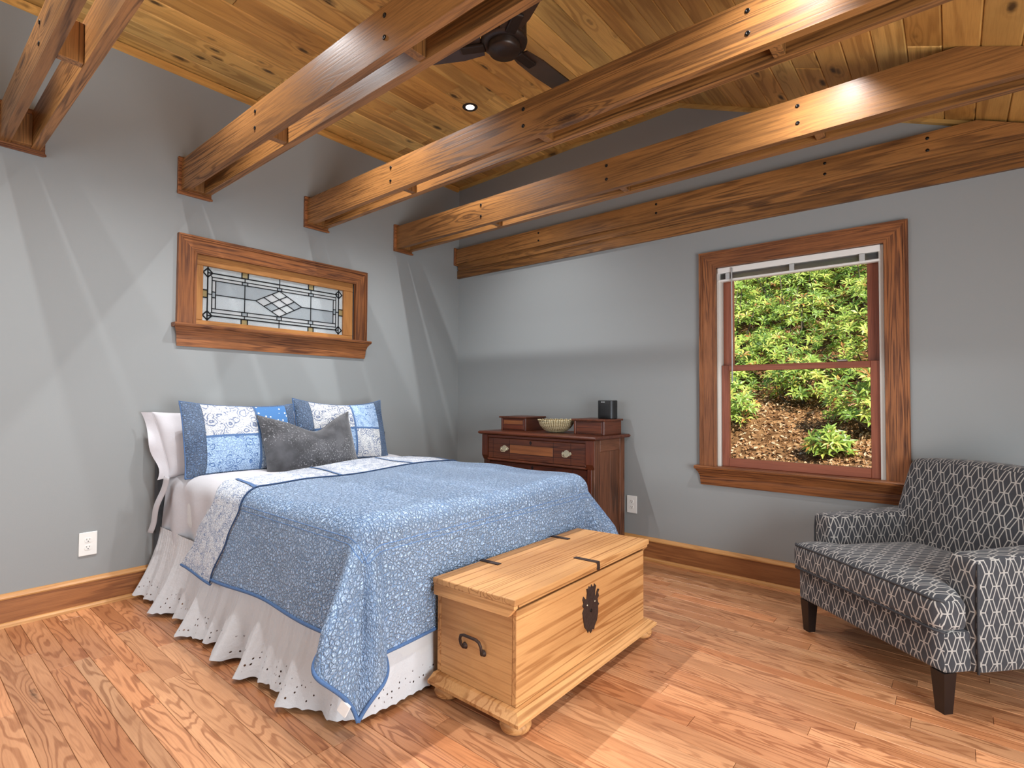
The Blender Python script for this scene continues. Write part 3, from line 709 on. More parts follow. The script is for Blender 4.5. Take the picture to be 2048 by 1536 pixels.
o = box('care_tag', (-.018, -.004, -.03), (.018, .004, .012), cloth_white('tag_white', 'e8e8e6'), qt, bev=.001); o.location = Vector(tagp) + Vector((0, -.006, -.014)); o.rotation_euler = (0, .5, .3)

# pillows
def place(o, c, lean, yaw=0, roll=0):
    n = Vector((math.cos(lean), 0, math.sin(lean))); up = Vector((-math.sin(lean), 0, math.cos(lean))); rt = Vector((0, 1, 0))
    m = Matrix((rt, up, n)).transposed().to_4x4()
    o.matrix_world = Matrix.Translation(c) @ Matrix.Rotation(yaw, 4, 'Z') @ m @ Matrix.Rotation(roll, 4, 'Z')
def pillow_fn(W, H, T, pin=.06, dip=0, sag=0, flat=.4, ear=0, wr=0, taper=0):
    def P(u, v, side, off=0):
        X = W/2*u*(1-pin*(1-v**4)) + taper*(1-v)/2*max(0, -u); Y = H/2*v*(1-pin*(1-u**4))
        t_ = T/2*max(0, (1-u*u)*(1-v*v))**flat
        Y -= dip*math.exp(-((u-.05)/.42)**2)*max(0, (v+.2)/1.2)**2
        Y += ear*(u*u-.4)*max(0, v)
        t_ *= 1 - .35*dip/.1*math.exp(-(u/.3)**2)*max(0, v)
        z = t_*side + off*side
        z += wr*(math.sin(u*7+v*5)+.7*math.sin(v*11-u*3))*t_*4
        z -= sag*(u*u)
        return (X, Y, z)
    return P
def pillow(par, name, P, mat, W, H, n=28):
    bm = bmesh.new(); front, back = {}, {}
    uvl = bm.loops.layers.uv.new('UVMap')
    for i in range(n+1):
        for j in range(n+1):
            u, v = math.sin((i/n*2-1)*PI/2), math.sin((j/n*2-1)*PI/2)
            front[i, j] = bm.verts.new(P(u, v, 1))
            back[i, j] = front[i, j] if i in (0, n) or j in (0, n) else bm.verts.new(P(u, v, -1))
    for i in range(n):
        for j in range(n):
            for d, q in ((front, ((i, j), (i+1, j), (i+1, j+1), (i, j+1))), (back, ((i, j), (i, j+1), (i+1, j+1), (i+1, j)))):
                f = bm.faces.new([d[k] for k in q])
                for l, k in zip(f.loops, q): l[uvl].uv = (math.sin((k[0]/n*2-1)*PI/2)*W/2, math.sin((k[1]/n*2-1)*PI/2)*H/2)
    return obj(name, bm, mat, par, True)
def patch(par, name, P, u0, u1, v0, v1, mat, W, H, off=.003):
    o = grid(name, lambda a, b: P(u0+a*(u1-u0), v0+b*(v1-v0), 1, off), 14, 12, mat, par, uv=lambda a, b: ((u0+a*(u1-u0))*W/2, (v0+b*(v1-v0))*H/2))
    return o
def seam(par, name, P, mat, r=.004, n=120):
    pts = []
    for k in range(n+1):
        q = (k/n*4) % 4; e = q % 1*2-1
        u, v = ((e, -1), (1, e), (-e, 1), (-1, -e))[int(q)]
        pts.append(P(u, v, 1))
    tube(name, pts, r, mat, par, 6)
def white_pillow(c, label, lean, yaw, W=.80, H=.37):
    t = thing('pillow', label, 'pillow', c, 0, 'white pillows at the headboard'); place(t, c, lean, yaw)
    P = pillow_fn(W, H, .17, .03, .0, .05, .34, .02, .014, .07); pillow(t, 'pillow_cushion', P, PCASE, W, H); seam(t, 'hem', P, PCASE, .003)
    return t, P
t, P = white_pillow((.165, -2.135, .872), 'plain white pillow at the left end of the headboard, behind the left sham', .22, 0)
grid('pillowcase_flange', lambda a, b: P(-1, b*2-1, 1)[:1][0:0] + (P(-1, b*2-1, 1)[0] - .05*a + .01*math.sin(b*9)*a, P(-1, b*2-1, 1)[1]*(1+.04*a), P(-1, b*2-1, 1)[2] - .035*a + .012*math.sin(b*13)*a), 6, 18, PCASE, t)
white_pillow((.165, -1.36, .872), 'plain white pillow at the right end of the headboard, behind the right sham', .22, 0)
def sham(c, label, lean, yaw, roll, mats, W=.70, H=.43, ear=.03):
    t = thing('pillow_sham', label, 'pillow', c, 0, 'quilted patchwork pillow shams'); place(t, c, lean, yaw, roll)
    P = pillow_fn(W, H, .15, .03, .0, .03, .42, ear, .0); pillow(t, 'sham_cover', P, SHAMB, W, H); seam(t, 'edge_piping', P, BLUEBAND, .0045)
    cu, cv = .12, .02
    for (u0, u1, v0, v1), m in zip(((-.74, cu-.02, cv+.03, .96), (cu+.02, .76, cv+.03, .96), (-.74, cu-.02, -.95, cv-.03), (cu+.02, .76, -.95, cv-.03)), mats):
        patch(t, 'floral_patch', P, u0, u1, v0, v1, m, W, H)
    patch(t, 'sash_strip', P, -.74, .76, cv-.03, cv+.03, BLUEBAND, W, H, .004); patch(t, 'sash_strip', P, cu-.02, cu+.02, -.96, .96, BLUEBAND, W, H, .005)
sham((.325, -2.105, .895), 'left quilted sham with blue and white patchwork, beside the dark pillow', .3, .06, -.03, (FL1, DOT, FL3, FL4))
sham((.285, -1.40, .905), 'right quilted sham with blue and white patchwork, partly behind the dark pillow', .3, -.04, -.02, (FL1, FL2, FL3, FL1), ear=.05)
t = thing('lumbar_pillow', 'charcoal velvet lumbar pillow with a dented top leaning on the shams', 'pillow', (.45, -1.74, .85)); place(t, (.45, -1.74, .853), .34, .05, .015)
P = pillow_fn(.66, .345, .15, .05, .075, .02, .42, .055, .004); pillow(t, 'pillow_cover', P, VELVET, .66, .345); seam(t, 'edge_seam', P, VELVET, .0035)

# ---------------------------------------------------------------- wooden chest
ch = thing('wooden_chest', 'waxed pine blanket chest on bun feet at the foot of the bed', 'chest', (2.07, -2.13, 0))
CW, CL = .40, .975                         # depth in x, length in y
def rim(name, x0, x1, y0, y1, z0, z1, prof, mat, par, back=1):
    bm = bmesh.new(); rings = []
    for o_, z in prof: rings.append([bm.verts.new((x, y_, z)) for x, y_ in ((x0-o_*back, y0-o_), (x1+o_, y0-o_), (x1+o_, y1+o_), (x0-o_*back, y1+o_))])
    for a, b in zip(rings, rings[1:]):
        for i in range(4): bm.faces.new((a[i], a[(i+1) % 4], b[(i+1) % 4], b[i]))
    bm.faces.new(rings[0][::-1]); bm.faces.new(rings[-1]); bmesh.ops.recalc_face_normals(bm, faces=bm.faces[:])
    return obj(name, bm, mat, par)
box('front_panel', (CW-.02, 0, .083), (CW, CL, .413), W_chest('y'), ch, bev=.002)
box('back_panel', (0, 0, .083), (.02, CL, .413), W_chest('y'), ch, bev=.002)
box('end_panel', (.0205, .0005, .083), (CW-.0205, .02, .411), W_chest('x'), ch, bev=.001)
box('end_panel', (.0205, CL-.02, .083), (CW-.0205, CL-.0005, .411), W_chest('x'), ch, bev=.001)
rim('base_moulding', 0, CW, 0, CL, 0, 0, [(.02, .048), (.046, .050), (.047, .062), (.036, .069), (.024, .077), (.018, .082), (.001, .0825)], W_chest('y'), ch, .05)
for x in (.055, CW-.012):
    for y_ in (.012, CL-.012):
        lathe('bun_foot', [(0, .0), (.034, .001), (.05, .011), (.056, .024), (.052, .038), (.04, .0475), (0, .0475)], W_chest('x'), ch, 24, (x, y_, 0))
lid = bpy.data.objects.new('lid', None); COL.objects.link(lid); lid.parent = ch; lid.location = (.0, 0, .414); lid.rotation_euler = (0, -.028, 0); lid.empty_display_size = .05
box('lid_board', (.002, -.028, .012), (CW+.016, CL+.03, .036), W_chest('y'), lid, bev=.004, seg=2)
for y0 in (-.0245, CL+.0035):
    prism('lid_end_batten', [(.004, -.03), (CW-.02, -.03), (CW+.008, .0), (CW+.008, .0115), (.004, .0115)], y0, y0+.021, 'y', W_chest('x'), lid)
box('lid_front_batten', (CW+.003, -.002, .003), (CW+.014, CL+.002, .0115), W_chest('y'), lid, bev=.002)
for yy, xa, xb in ((.25, .0, .105), (.77, .0, .105)): box('hinge_strap', (xa, yy-.013, .0362), (xb, yy+.013, .0395), IRON, lid, bev=.001)
box('hasp_strap', (CW-.1, .508, .0362), (CW+.018, .532, .0395), IRON, lid, bev=.001)
box('hasp_drop', (CW+.0165, .510, .006), (CW+.020, .530, .0362), IRON, lid, bev=.001)
# escutcheon: cut iron plate with a crown of prongs
pts = [(0, -.098), (.012, -.085), (.022, -.092), (.026, -.076), (.042, -.06), (.05, -.03), (.05, 0), (.058, .004), (.05, .014), (.046, .03), (.056, .04), (.05, .054), (.058, .066), (.046, .07), (.04, .06), (.034, .045), (.028, .05), (.03, .074), (.036, .088), (.024, .1), (.02, .088), (.012, .09), (.004, .102), (-.004, .09), (-.012, .1), (-.02, .09), (-.03, .092), (-.026, .074), (-.03, .05), (-.04, .056), (-.05, .068), (-.056, .056), (-.05, .04), (-.056, .03), (-.046, .018), (-.056, .004), (-.05, -.03), (-.042, -.06), (-.026, -.078), (-.02, -.09), (-.012, -.084)]
bm = bmesh.new(); A = [bm.verts.new((CW+.0005, (.485+a*1.15), .275+b)) for a, b in pts]; B = [bm.verts.new((CW+.0035, (.485+a*1.13), .275+b*.98)) for a, b in pts]
bm.faces.new(A[::-1]); bm.faces.new(B)
for i in range(len(pts)): k = (i+1) % len(pts); bm.faces.new((A[i], A[k], B[k], B[i]))
bmesh.ops.recalc_face_normals(bm, faces=bm.faces[:]); esc = obj('escutcheon', bm, IRON, ch)
o = lathe('keyhole', [(0, 0), (.007, 0), (.006, .002), (.002, .001), (0, .001)], BLACK, esc, 12); o.rotation_euler = (0, PI/2, 0); o.location = (CW+.0036, .485, .27)
for dy in (-.03, .03):
    o = lathe('nail', [(0, .002), (.003, .001), (.004, 0)], BRASS, esc, 8); o.rotation_euler = (0, PI/2, 0); o.location = (CW+.0036, .485+dy, .3)
h = bpy.data.objects.new('side_handle', None); COL.objects.link(h); h.parent = ch; h.location = (.2, 0, .235); h.empty_display_size = .03
tube('bail', [(-.047, -.012, -.012), (-.052, -.018, .0), (-.053, -.022, .018), (-.046, -.025, .034), (-.03, -.026, .040), (.03, -.026, .040), (.046, -.025, .034), (.053, -.022, .018), (.052, -.018, 0), (.047, -.012, -.012)], .0055, IRON, h, 8)
for sx in (-.047, .047):
    o = lathe('rosette', [(0, .014), (.006, .013), (.01, .004), (.013, 0)], IRON, h, 14); o.rotation_euler = (PI/2, 0, 0); o.location = (sx, -.0005, -.012)

# ---------------------------------------------------------------- dresser
dr_ = thing('dresser', 'dark walnut antique dresser with handkerchief boxes, behind the bed by the window wall', 'dresser', (.77, -.46, 0))
DW, DD = 1.01, .425
# sides as frame and panel
for sx, out in ((0, 0), (DW-.024, 1)):
    for y0, y1 in ((.0, .075), (DD-.07, DD)): box('side_stile', (sx, y0, .06), (sx+.024, y1, .862), W_dside('z'), dr_, bev=.003)
    for z0, z1 in ((.06, .17), (.78, .862)): box('side_rail', (sx+.0005, .0755, z0), (sx+.0235, DD-.0705, z1), W_dside('y'), dr_, bev=.003)
    for i in range(2):
        ym = .0755 + (DD-.146)*(0 if i == 0 else .55); ye = .0755 + (DD-.146)*(.55 if i == 0 else 1)
        box('side_panel', (sx+.007, ym, .17), (sx+.017, ye-.0005, .78), W_dside('z'), dr_, bev=.001)
    for y0 in (.004, DD-.05): box('foot', (sx+.001, y0, 0), (sx+.023, y0+.045, .0595), W_dress('z'), dr_, bev=.003)
box('carcass', (.0245, .03, .07), (DW-.0245, DD-.004, .861), plain('dresser_inside', '2a140c', .7), dr_, bev=0)
# projecting upper section: corner posts with chamfered lower ends
for x0, x1 in ((.0, .058), (DW-.058, DW)):
    prism('corner_post', [(-.022, .70), (-.0005, .665), (-.0005, .861), (-.022, .861)], x0, x1, 'x', W_dress('z'), dr_)
box('front_rail', (.0585, -.018, .842), (DW-.0585, .029, .861), W_dress(), dr_)
box('apron_rail', (.0585, .002, .06), (DW-.0585, .029, .1), W_dress(), dr_)
box('lower_stile', (.0245, .0, .1), (.058, .029, .664), W_dress('z'), dr_); box('lower_stile', (DW-.058, .0, .1), (DW-.0245, .029, .664), W_dress('z'), dr_)
GRO = plain('incised_line', '1c0d08', .8); INL = wood('pale_walnut_panel', '965a32', '60351b', 'x', K=6, sL=.6, sA=14, ringw=.4, fib=.4, rough=.35)
def drawer(z0, z1, yf, nm='drawer', inlay=True):
    d = bpy.data.objects.new(nm, None); COL.objects.link(d); d.parent = dr_; d.location = (.059, yf, z0); d.empty_display_size = .03
    w_, h_ = DW-.118, z1-z0
    box('drawer_front', (.001, 0, .001), (w_-.001, .022, h_-.001), W_dress(), d, bev=.003)
    bm = bmesh.new()
    for fx in (.06, .245, .70, .865): add_box(bm, (w_*fx-.001, -.0008, .004), (w_*fx+.001, .001, h_-.004))
    for fz in (.3, .73): add_box(bm, (.004, -.0008, h_*fz-.001), (w_-.004, .001, h_*fz+.001))
    obj('incised_lines', bm, GRO, d)
    if inlay: box('centre_panel', (w_*.25, -.0015, h_*.315), (w_*.695, .0005, h_*.715), INL, d, bev=.0006)
    for fx in (.19, .825):
        hx = w_*fx; hb = bpy.data.objects.new('pull', None)
        bm = bmesh.new(); pr = [(k_*1.25, l_*1.25) for k_, l_ in [(-.034, 0), (-.026, .012), (-.02, .008), (-.012, .018), (0, .022), (.012, .018), (.02, .008), (.026, .012), (.034, 0), (.024, -.01), (.012, -.014), (0, -.018), (-.012, -.014), (-.024, -.01)]]
        A = [bm.verts.new((hx+a, -.0005, h_*.5+b)) for a, b in pr]; B = [bm.verts.new((hx+a*.95, -.004, h_*.5+b*.95)) for a, b in pr]
        bm.faces.new(A); bm.faces.new(B[::-1])
        for i in range(len(pr)): k = (i+1) % len(pr); bm.faces.new((A[i], B[i], B[k], A[k]))
        add_tube(bm, [(hx-.026, -.005, h_*.5+.002), (hx-.027, -.016, h_*.5-.008), (hx-.018, -.02, h_*.5-.02), (hx+.018, -.02, h_*.5-.02), (hx+.027, -.016, h_*.5-.008), (hx+.026, -.005, h_*.5+.002)], .0028, 6)
        bmesh.ops.recalc_face_normals(bm, faces=bm.faces[:]); obj('brass_pull', bm, BRASS, d)
    bm = bmesh.new(); vs = [bm.verts.new((w_*.472+a, -.0025, h_*.86+b)) for a, b in ((0, .017), (.013, 0), (0, -.017), (-.013, 0))]; bm.faces.new(vs); obj('keyhole_diamond', bm, GRO, d)
drawer(.682, .84, -.016)
prism('bead_moulding', [(.0285, .664), (-.018, .664), (-.024, .670), (-.022, .678), (-.016, .681), (.0285, .681)], .0585, DW-.0585, 'x', W_dress(), dr_)
for z0, z1 in ((.11, .285), (.297, .472), (.484, .658)): drawer(z0, z1, .006, inlay=True)
rim('top_slab', 0, DW, -.01, DD+.004, 0, 0, [(.008, .8625), (.024, .866), (.03, .874), (.03, .880), (.022, .888), (.0, .8885)], W_dress(), dr_)
def hanky(x0, x1):
    d = bpy.data.objects.new('handkerchief_box', None); COL.objects.link(d); d.parent = dr_; d.location = (x0, .17, .889); d.empty_display_size = .03
    w_, dp = x1-x0, .25
    box('box_body', (0, .004, 0), (w_, dp, .097), W_dress('y'), d, bev=.002)
    box('small_drawer', (.02, -.003, .01), (w_-.02, .0035, .09), W_dress(), d, bev=.002)
    if x0 < .3: box('drawer_inlay', (.028, -.005, .05), (w_-.028, -.0032, .08), INL, d, bev=.0005)
    for xx in (0, w_-.018): box('box_stile', (xx, -.004, 0), (xx+.018, .0035, .097), W_dress('z'), d, bev=.002)
    bm = bmesh.new(); add_box(bm, (-.014, -.018, .0975), (w_+.014, dp+.006, .111), .004, 2); obj('box_lid', bm, W_dress('y'), d)
hanky(.035, .285); hanky(.735, .985)

# basket on the dresser
bk = thing('woven_basket', 'small shallow coiled grass basket between the two boxes on the dresser', 'basket', (1.33, -.265, .8895))
g = G('coiled_grass'); x, y_, z = g.sep(g.co()); an = g.M('ARCTAN2', y_, x); st_ = g.M('SINE', g.M('MULTIPLY', an, 46.)); row = g.M('SINE', g.M('MULTIPLY', z, 600.))
STRAW = g.done(g.mix(g.rng(g.M('ADD', st_, row), -1.4, 1.2), lin('8f7646'), lin('efe0b8')), .75, g.bump(g.M('ADD', st_, row), .8, .004), spec=.2)
prof = [(0, .006)]
for i in range(9):
    f = i/8; r = .06 + .072*math.sin(f*PI/2)**.8; z = .004 + .085*f**1.15
    prof += [(r, z), (r+.004, z+.005)]
prof += [(.128, .092), (.118, .085), (.1, .03), (.05, .012), (0, .012)]
bm = bmesh.new(); add_lathe(bm, prof, 48); obj('bowl', bm, STRAW, bk, True)
bm = bmesh.new(); add_tube(bm, [((.134+.004*math.sin(k*2.2))*math.cos(2*PI*k/60), (.134+.004*math.sin(k*2.2))*math.sin(2*PI*k/60), .092+.004*math.sin(k*2.2)) for k in range(61)], .0055, 6); obj('braided_rim', bm, STRAW, bk, True)

# speaker on the right box
spk = thing('speaker', 'small black bookshelf speaker standing on the right dresser box', 'speaker', (1.70, -.15, 1.0003))
SB = plain('speaker_black', '131416', .45); SG = plain('speaker_grille', '0e0f11', .7, nz=.3, nscale=600, bumps=.3)
bm = bmesh.new(); add_box(bm, (-.062, -.028, 0), (.062, .042, .134), .006, 3); obj('cabinet', bm, SB, spk)
grid('grille', lambda a, b: (-.058+.104*a, -.0285-.012*math.sin(PI*a)**.6*math.sin(PI*b)**.3, .003+.128*b), 16, 10, SG, spk)
box('side_strip', (.047, -.031, .002), (.0535, -.0285, .132), plain('grey_strip', '55585c', .35, .5), spk)
cu = bpy.data.curves.new('logo', 'FONT'); cu.body = 'BOSE'; cu.size = .013; cu.align_x = 'CENTER'; cu.extrude = .0004
tmp = bpy.data.objects.new('logo_tmp', cu); COL.objects.link(tmp); bpy.context.view_layer.update()
me = bpy.data.meshes.new_from_object(tmp.evaluated_get(bpy.context.evaluated_depsgraph_get())); bpy.data.objects.remove(tmp)
me.name = 'logo'; me.materials.clear(); me.materials.append(plain('logo_silver', 'c8c8c8', .3, .6)); o = bpy.data.objects.new('logo', me); COL.objects.link(o); o.parent = spk
o.rotation_euler = (PI/2, 0, 0); o.location = (-.012, -.0405, .117)

# ---------------------------------------------------------------- outlets
def outlet(loc, rz, label):
    t = thing('wall_outlet', label, 'outlet', loc, rz, 'duplex wall outlets')      # local -y faces the room
    bm = bmesh.new(); add_box(bm, (-.04, -.006, -.063), (.04, -.0005, .063), .0025, 2); obj('cover_plate', bm, WHITE, t)
    for z0 in (-.02, .02):
        bm = bmesh.new(); pr = [(.0165*math.cos(a*PI/12), max(-.0125, min(.0125, .0165*math.sin(a*PI/12)))) for a in range(24)]
        A = [bm.verts.new((a, -.0058, z0+b)) for a, b in pr]; B = [bm.verts.new((a*.96, -.008, z0+b*.96)) for a, b in pr]
        bm.faces.new(B); bm.faces.new(A[::-1])
        for i in range(24): bm.faces.new((A[i], A[(i+1) % 24], B[(i+1) % 24], B[i]))
        bmesh.ops.recalc_face_normals(bm, faces=bm.faces[:]); r = obj('receptacle', bm, WHITE, t)
        for lo, hi in (((-.0075, -.0084, z0+.0005), (-.0055, -.0079, z0+.0085)), ((.0055, -.0084, z0+.001), (.0075, -.0079, z0+.008)), ((-.0025, -.0084, z0-.0085), (.0025, -.0079, z0-.004))):
            box('slot', lo, hi, DARK, r, bev=0)
outlet((0, -2.80, .342), PI/2, 'white wall outlet on the left wall beside the bed skirt')
outlet((1.822, 0, .376), 0, 'white wall outlet on the window wall right of the dresser')

# ---------------------------------------------------------------- armchair
def fabric():
    g = G('trellis_fabric'); x, y_, _ = g.sep(g.co('UV')); P_, H_ = .066, .047
    j = g.M('FLOOR', g.M('DIVIDE', y_, H_)); t_ = g.M('FRACT', g.M('DIVIDE', y_, H_))
    odd = g.M('FRACT', g.M('MULTIPLY', j, .5))                                     # 0 or .5
    fx = g.M('FRACT', g.M('ADD', g.M('DIVIDE', x, P_), odd))                         # period 1
    xp = g.M('ABSOLUTE', g.M('SUBTRACT', fx, .5)); xp = g.M('SUBTRACT', .5, xp)      # 0 at node .. .5
    q = g.M('MULTIPLY', t_, .25)
    d1 = g.M('ABSOLUTE', g.M('SUBTRACT', xp, q)); d2 = g.M('ABSOLUTE', g.M('SUBTRACT', g.M('SUBTRACT', xp, .25), q))
    ln = g.M('MAXIMUM', g.rng(d1, .026, .04, 1, 0), g.rng(d2, .026, .04, 1, 0))
    b0 = g.M('MULTIPLY', g.M('LESS_THAN', t_, .05), g.M('LESS_THAN', xp, .25)); b1 = g.M('MULTIPLY', g.M('GREATER_THAN', t_, .95), g.M('GREATER_THAN', xp, .25))
    ln = g.M('MAXIMUM', ln, g.M('MAXIMUM', b0, b1))
    n = g.noise(g.co('UV'), 900, 2, .7); c = g.mix(g.rng(n, .3, .7), lin('2d2d30'), lin('444448')); c = g.mix(ln, c, g.mix(g.rng(n, .3, .7), lin('908a84'), lin('b8b2ab')))
    return g.done(c, .85, g.bump(g.M('ADD', g.M('MULTIPLY', n, .5), ln), .25, .002), spec=.2, Sheen_Weight=.15)
FAB = fabric(); WELT = plain('fabric_welt', '3b3b3e', .85, nz=.5, nscale=300); LEG = plain('espresso_leg', '1c1412', .35)
ac_ = thing('armchair', 'charcoal armchair with pale geometric trellis pattern beside the window', 'armchair', (3.315, -.812, 0), math.atan2(-.652, .758))
# local: +x to the sitter's left as seen from the front right, -y towards the front
def rot_y(p): return p
for sx in (-.345, .345):
    for sy in (.03, .62):
        bm = bmesh.new(); a, b = .027, .018
        vs = [bm.verts.new((sx+i*a, sy+j*a, .152)) for i, j in ((-1, -1), (1, -1), (1, 1), (-1, 1))] + [bm.verts.new((sx+i*b, sy+j*b+(.02 if sy > .3 else 0), 0)) for i, j in ((-1, -1), (1, -1), (1, 1), (-1, 1))]
        for f in ((0, 1, 2, 3), (7, 6, 5, 4), (0, 4, 5, 1), (1, 5, 6, 2), (2, 6, 7, 3), (3, 7, 4, 0)): bm.faces.new([vs[i] for i in f])
        bmesh.ops.recalc_face_normals(bm, faces=bm.faces[:]); obj('leg', bm, LEG, ac_)
soft_box('seat_base', (0, .335, .228), (.378, .335, .075), .012, FAB, ac_, 8)
# T-shaped seat cushion
def cushion(p, q):
    x, y_, z = p
    s = smoothstep(-.20, -.14, y_)                                   # behind the arms the cushion narrows
    x *= 1 - .29*s
    cz = (1-min(1, abs(q[0]))**4)*(1-min(1, abs(q[1]))**4)
    if z > 0: z += .022*cz - .012*abs(q[0])**3*(1-s)
    y_ -= .012*(1-(q[0])**2)*(1-s)
    return Vector((x, y_, z))
def rot_cush(p, q): return cushion(p, q)
seat = soft_box('seat_cushion', (0, .278, .372), (.392, .31, .068), .035, FAB, ac_, 22, rot_cush)
def welt(z, k):
    pts = []
    for i in range(61):
        a = i/60*2-1; x = a*.388; y_ = -.022 - .012*(1-a*a) + max(0, abs(a)-.93)*.28
        pts.append((x, y_ - .004, z - .008*abs(a)**3))
    tube('cushion_welt', pts, .0055, WELT, ac_, 6)
welt(.427, 0); welt(.316, 1)
for sx in (-1, 1):
    def arm(p, q, sx=sx):
        x, y_, z = p
        z += .02*smoothstep(-.3, .3, y_)*(1 if z > 0 else 0)
        return Vector((x + sx*.012*(z+.2), y_, z))
    arm_o = soft_box('arm', (sx*.345, .395, .362), (.055, .285, .21), .02, FAB, ac_, 10, arm)
    tube('arm_welt', [(sx*.40, .118, .155), (sx*.404, .114, .3), (sx*.406, .116, .50), (sx*.404, .12, .552)], .0045, WELT, arm_o, 6)
def back(p, q):
    x, y_, z = p; k = (z+.27)/.54
    x *= 1 - .06*k + .05*math.sin(PI*k)
    y_ += .13*k - (.022*(1-q[0]**2)*math.sin(PI*min(1, max(0, k))) if y_ < 0 else 0)
    if z > 0: z -= .02*q[0]**2
    for bx in (-.19, 0, .19):
        d = math.hypot(x-bx, z-.075)
        if y_ - .13*k < 0: y_ += .014*math.exp(-(d/.035)**2)
    return Vector((x, y_, z))
bk_o = soft_box('backrest', (0, .56, .60), (.375, .06, .265), .035, FAB, ac_, 24, back)
for bx in (-.19, 0, .19):
    o = lathe('tuft_button', [(0, .006), (.007, .005), (.011, 0)], WELT, bk_o, 14); o.rotation_euler = (PI/2, 0, 0); o.location = (bx, .59, .675)

# ---------------------------------------------------------------- wooded slope outside the window
def hz(x, y): return -.1 + .55*(y-1.5) + .13*mnoise.noise((x*.9, y*.9, 3)) + .03*mnoise.noise((x*4, y*4, 1))
g = G('forest_floor'); n = g.noise(g.co(), 6, 5, .7); EARTH = g.done(g.mix(g.rng(n, .35, .7), lin('5b4029'), lin('a57f58')), .95, g.bump(g.noise(g.co(), 30, 4), .8, .03), spec=.05)
struct(grid('ground_slope', lambda u, v: (-6+15*u, .2+14*v, hz(-6+15*u, .2+14*v)), 60, 60, EARTH))
def leaf_mat(name, stops, spec, trans):
    g = G(name); ux = g.sep(g.co('UV'))[0]; r = g.node('ValToRGB'); r.color_ramp.interpolation = 'LINEAR'
    el = r.color_ramp.elements; el[0].position = stops[0][0]; el[0].color = lin(stops[0][1]); el[1].position = stops[-1][0]; el[1].color = lin(stops[-1][1])
    for p_, c_ in stops[1:-1]: q = el.new(p_); q.color = lin(c_)
    g.put(r.inputs[0], ux); g.done(r.outputs[0], .4, None, 0, spec)
    tr = g.node('BsdfTranslucent'); g.put(tr.inputs[0], r.outputs[0]); mx = g.node('MixShader'); mx.inputs[0].default_value = trans
    g.t.links.new(g.bsdf.outputs[0], mx.inputs[1]); g.t.links.new(tr.outputs[0], mx.inputs[2]); g.t.links.new(mx.outputs[0], g.o.inputs[0]); return g.m
RHODO = leaf_mat('evergreen_leaf', [(0, '4a6a28'), (.35, '83a542'), (.7, 'b4c85a'), (.93, 'd6d06a'), (1, 'b5803f')], .5, .25)
DRY = leaf_mat('dry_leaf', [(0, '6f4a2c'), (.35, 'a87a50'), (.7, 'cfa679'), (1, 'e6cfae')], .2, .15)
BARK = plain('grey_bark', '6e6255', .9, nz=.5, nscale=30, bumps=.4)
class LeafMesh:
    def __init__(s): s.v, s.f, s.u = [], [], []
    def leaf(s, p, d, n, l, w_, curl, c):
        'one folded leaf: base p, direction d, normal n'
        d = d.normalized(); sd = d.cross(n).normalized(); n = sd.cross(d); k = len(s.v)
        m1 = p + d*l*.5 + n*curl*.3; tip = p + d*l - n*curl
        s.v += [p, m1 + sd*w_ + n*w_*.35, m1, m1 - sd*w_ + n*w_*.35, tip]
        s.f += [(k, k+1, k+2), (k, k+2, k+3), (k+1, k+4, k+2), (k+2, k+4, k+3)]; s.u += [c]*12
    def build(s, name, mat, parent=None):
        o = obj(name, (s.v, s.f), mat, parent, False, 'stuff'); l = o.data.uv_layers.new(name='UVMap')
        l.data.foreach_set('uv', [q for c in s.u for q in (c, .5)]); return o
R2 = random.Random(11)
lit = LeafMesh()
for i in range(24000):
    y_ = 1.7 + 6*R2.random()**1.5; x = R2.uniform(-.6, 3.9); z = hz(x, y_) + R2.uniform(.0, .03)
    a = R2.uniform(0, 2*PI); n = Vector((R2.gauss(0, .4), -.4+R2.gauss(0, .4), 1)).normalized(); d = Vector((math.cos(a), math.sin(a), R2.uniform(-.2, .5)+.5*math.sin(a)))
    lit.leaf(Vector((x, y_, z)), d, n, R2.uniform(.03, .07), R2.uniform(.007, .015), R2.uniform(-.01, .014), R2.random())
tag(lit.build('leaf_litter', DRY), 'dry tan leaf litter covering the slope outside the window', 'leaves')
SH = {0: 'small shrub low on the slope at the left side of the window view', 1: 'rounded shrub low on the slope at the right side of the window view', 2: 'lowest tiny sprig standing alone in the leaf litter outside'}
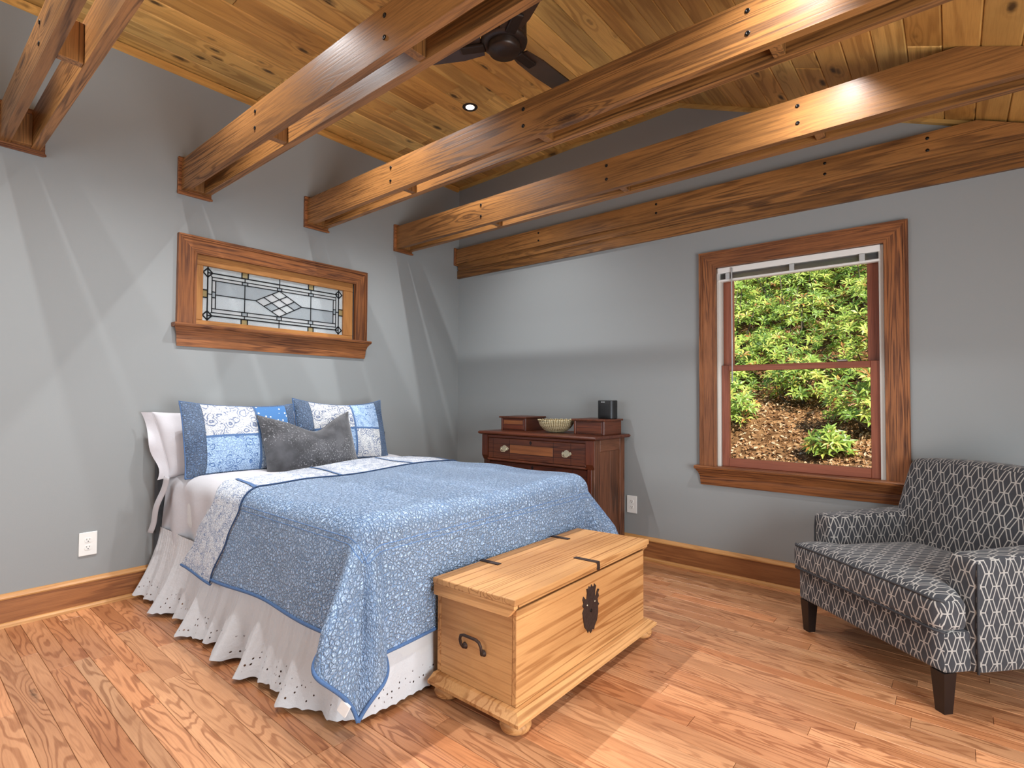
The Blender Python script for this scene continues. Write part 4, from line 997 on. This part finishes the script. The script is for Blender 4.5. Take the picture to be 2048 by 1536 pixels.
def shrub(x, y_, r, h, i=9):
    z0 = hz(x, y_); t = thing('rhododendron', SH.get(i, 'leafy evergreen shrub in the dense green mass up the slope outside'), 'shrub', (x, y_, z0), 0, 'shrubs on the slope outside')
    lm = LeafMesh(); tips = []
    nw = int(180*r*h/.7) + 50
    for i in range(nw):
        a = R2.uniform(0, 2*PI); rr = r*math.sqrt(R2.random()); zz = h*(.12 + .88*R2.random())*math.sqrt(max(.05, 1-(rr/r)**2*.7))
        c = Vector((rr*math.cos(a), rr*math.sin(a)*.9, zz)); ax = Vector((math.cos(a)*.5, math.sin(a)*.5-.35, .8)).normalized(); tips.append(c)
        s1 = ax.cross(Vector((.3, .9, .1))).normalized(); s2 = ax.cross(s1); m = R2.randint(6, 9); tone = min(.95, max(0, R2.gauss(.55, .2))); ph = R2.random()*6
        for k in range(m):
            b = ph + 2*PI*k/m; d = s1*math.cos(b) + s2*math.sin(b) + ax*R2.uniform(.1, .7)
            lm.leaf(c + d*.008, d, ax, R2.uniform(.075, .125), R2.uniform(.012, .019), R2.uniform(0, .03), min(1, max(0, tone + R2.gauss(0, .12) + (.4 if R2.random() < .03 else 0))))
    lm.build('foliage', RHODO, t)
    bm = bmesh.new()
    for i in range(max(5, int(nw/18))):
        e = R2.choice(tips); b0 = Vector((R2.uniform(-.08, .08), R2.uniform(-.05, .05), -.05)); mid = (b0+e)*.5 + Vector((R2.gauss(0, .08), R2.gauss(0, .08), R2.gauss(-.04, .05)))
        add_tube(bm, [b0, mid, e], [R2.uniform(.012, .022), .011, .004], 5)
    obj('stems', bm, BARK, t, True)
for i_, s_ in enumerate(((1.52, 3.05, .36, .55), (2.95, 3.2, .40, .7), (2.65, 2.75, .2, .25), (2.2, 3.75, .42, .6), (1.15, 3.9, .5, .9), (2.75, 4.2, .5, .85), (1.75, 4.3, .45, .7), (1.95, 5.0, .6, .95), (1.05, 4.9, .6, 1.15), (2.95, 5.3, .6, 1.1), (1.55, 6.0, .7, 1.4), (.5, 6.1, .7, 1.4), (2.45, 6.4, .7, 1.4),
           (1.2, 7.3, .8, 1.6), (2.15, 7.6, .8, 1.6), (.1, 7.5, .8, 1.6), (3.1, 7.2, .7, 1.5), (.6, 8.8, .9, 1.8), (1.75, 9.0, .9, 1.8), (2.8, 8.8, .9, 1.8), (-.6, 8.9, .9, 1.8), (1.1, 10.3, 1, 2.3), (2.3, 10.3, 1, 2.3), (-.1, 10.3, 1, 2.3))):
    shrub(*s_, i_)
for x, y_, lean, l in ((1.15, 7.9, .25, 3.2), (2.25, 8.2, -.1, 3.4)):
    z0 = hz(x, y_); t = tag(tube('sapling_trunk', [(0, 0, -.1), (lean*.4, 0, l*.4), (lean, .1, l)], [.05, .042, .03], BARK, None, 8), 'slim grey tree trunk among the shrubs outside, %s' % ('left one' if lean > 0 else 'right one'), 'tree', 'slim trunks outside'); t.location = (x, y_, z0)
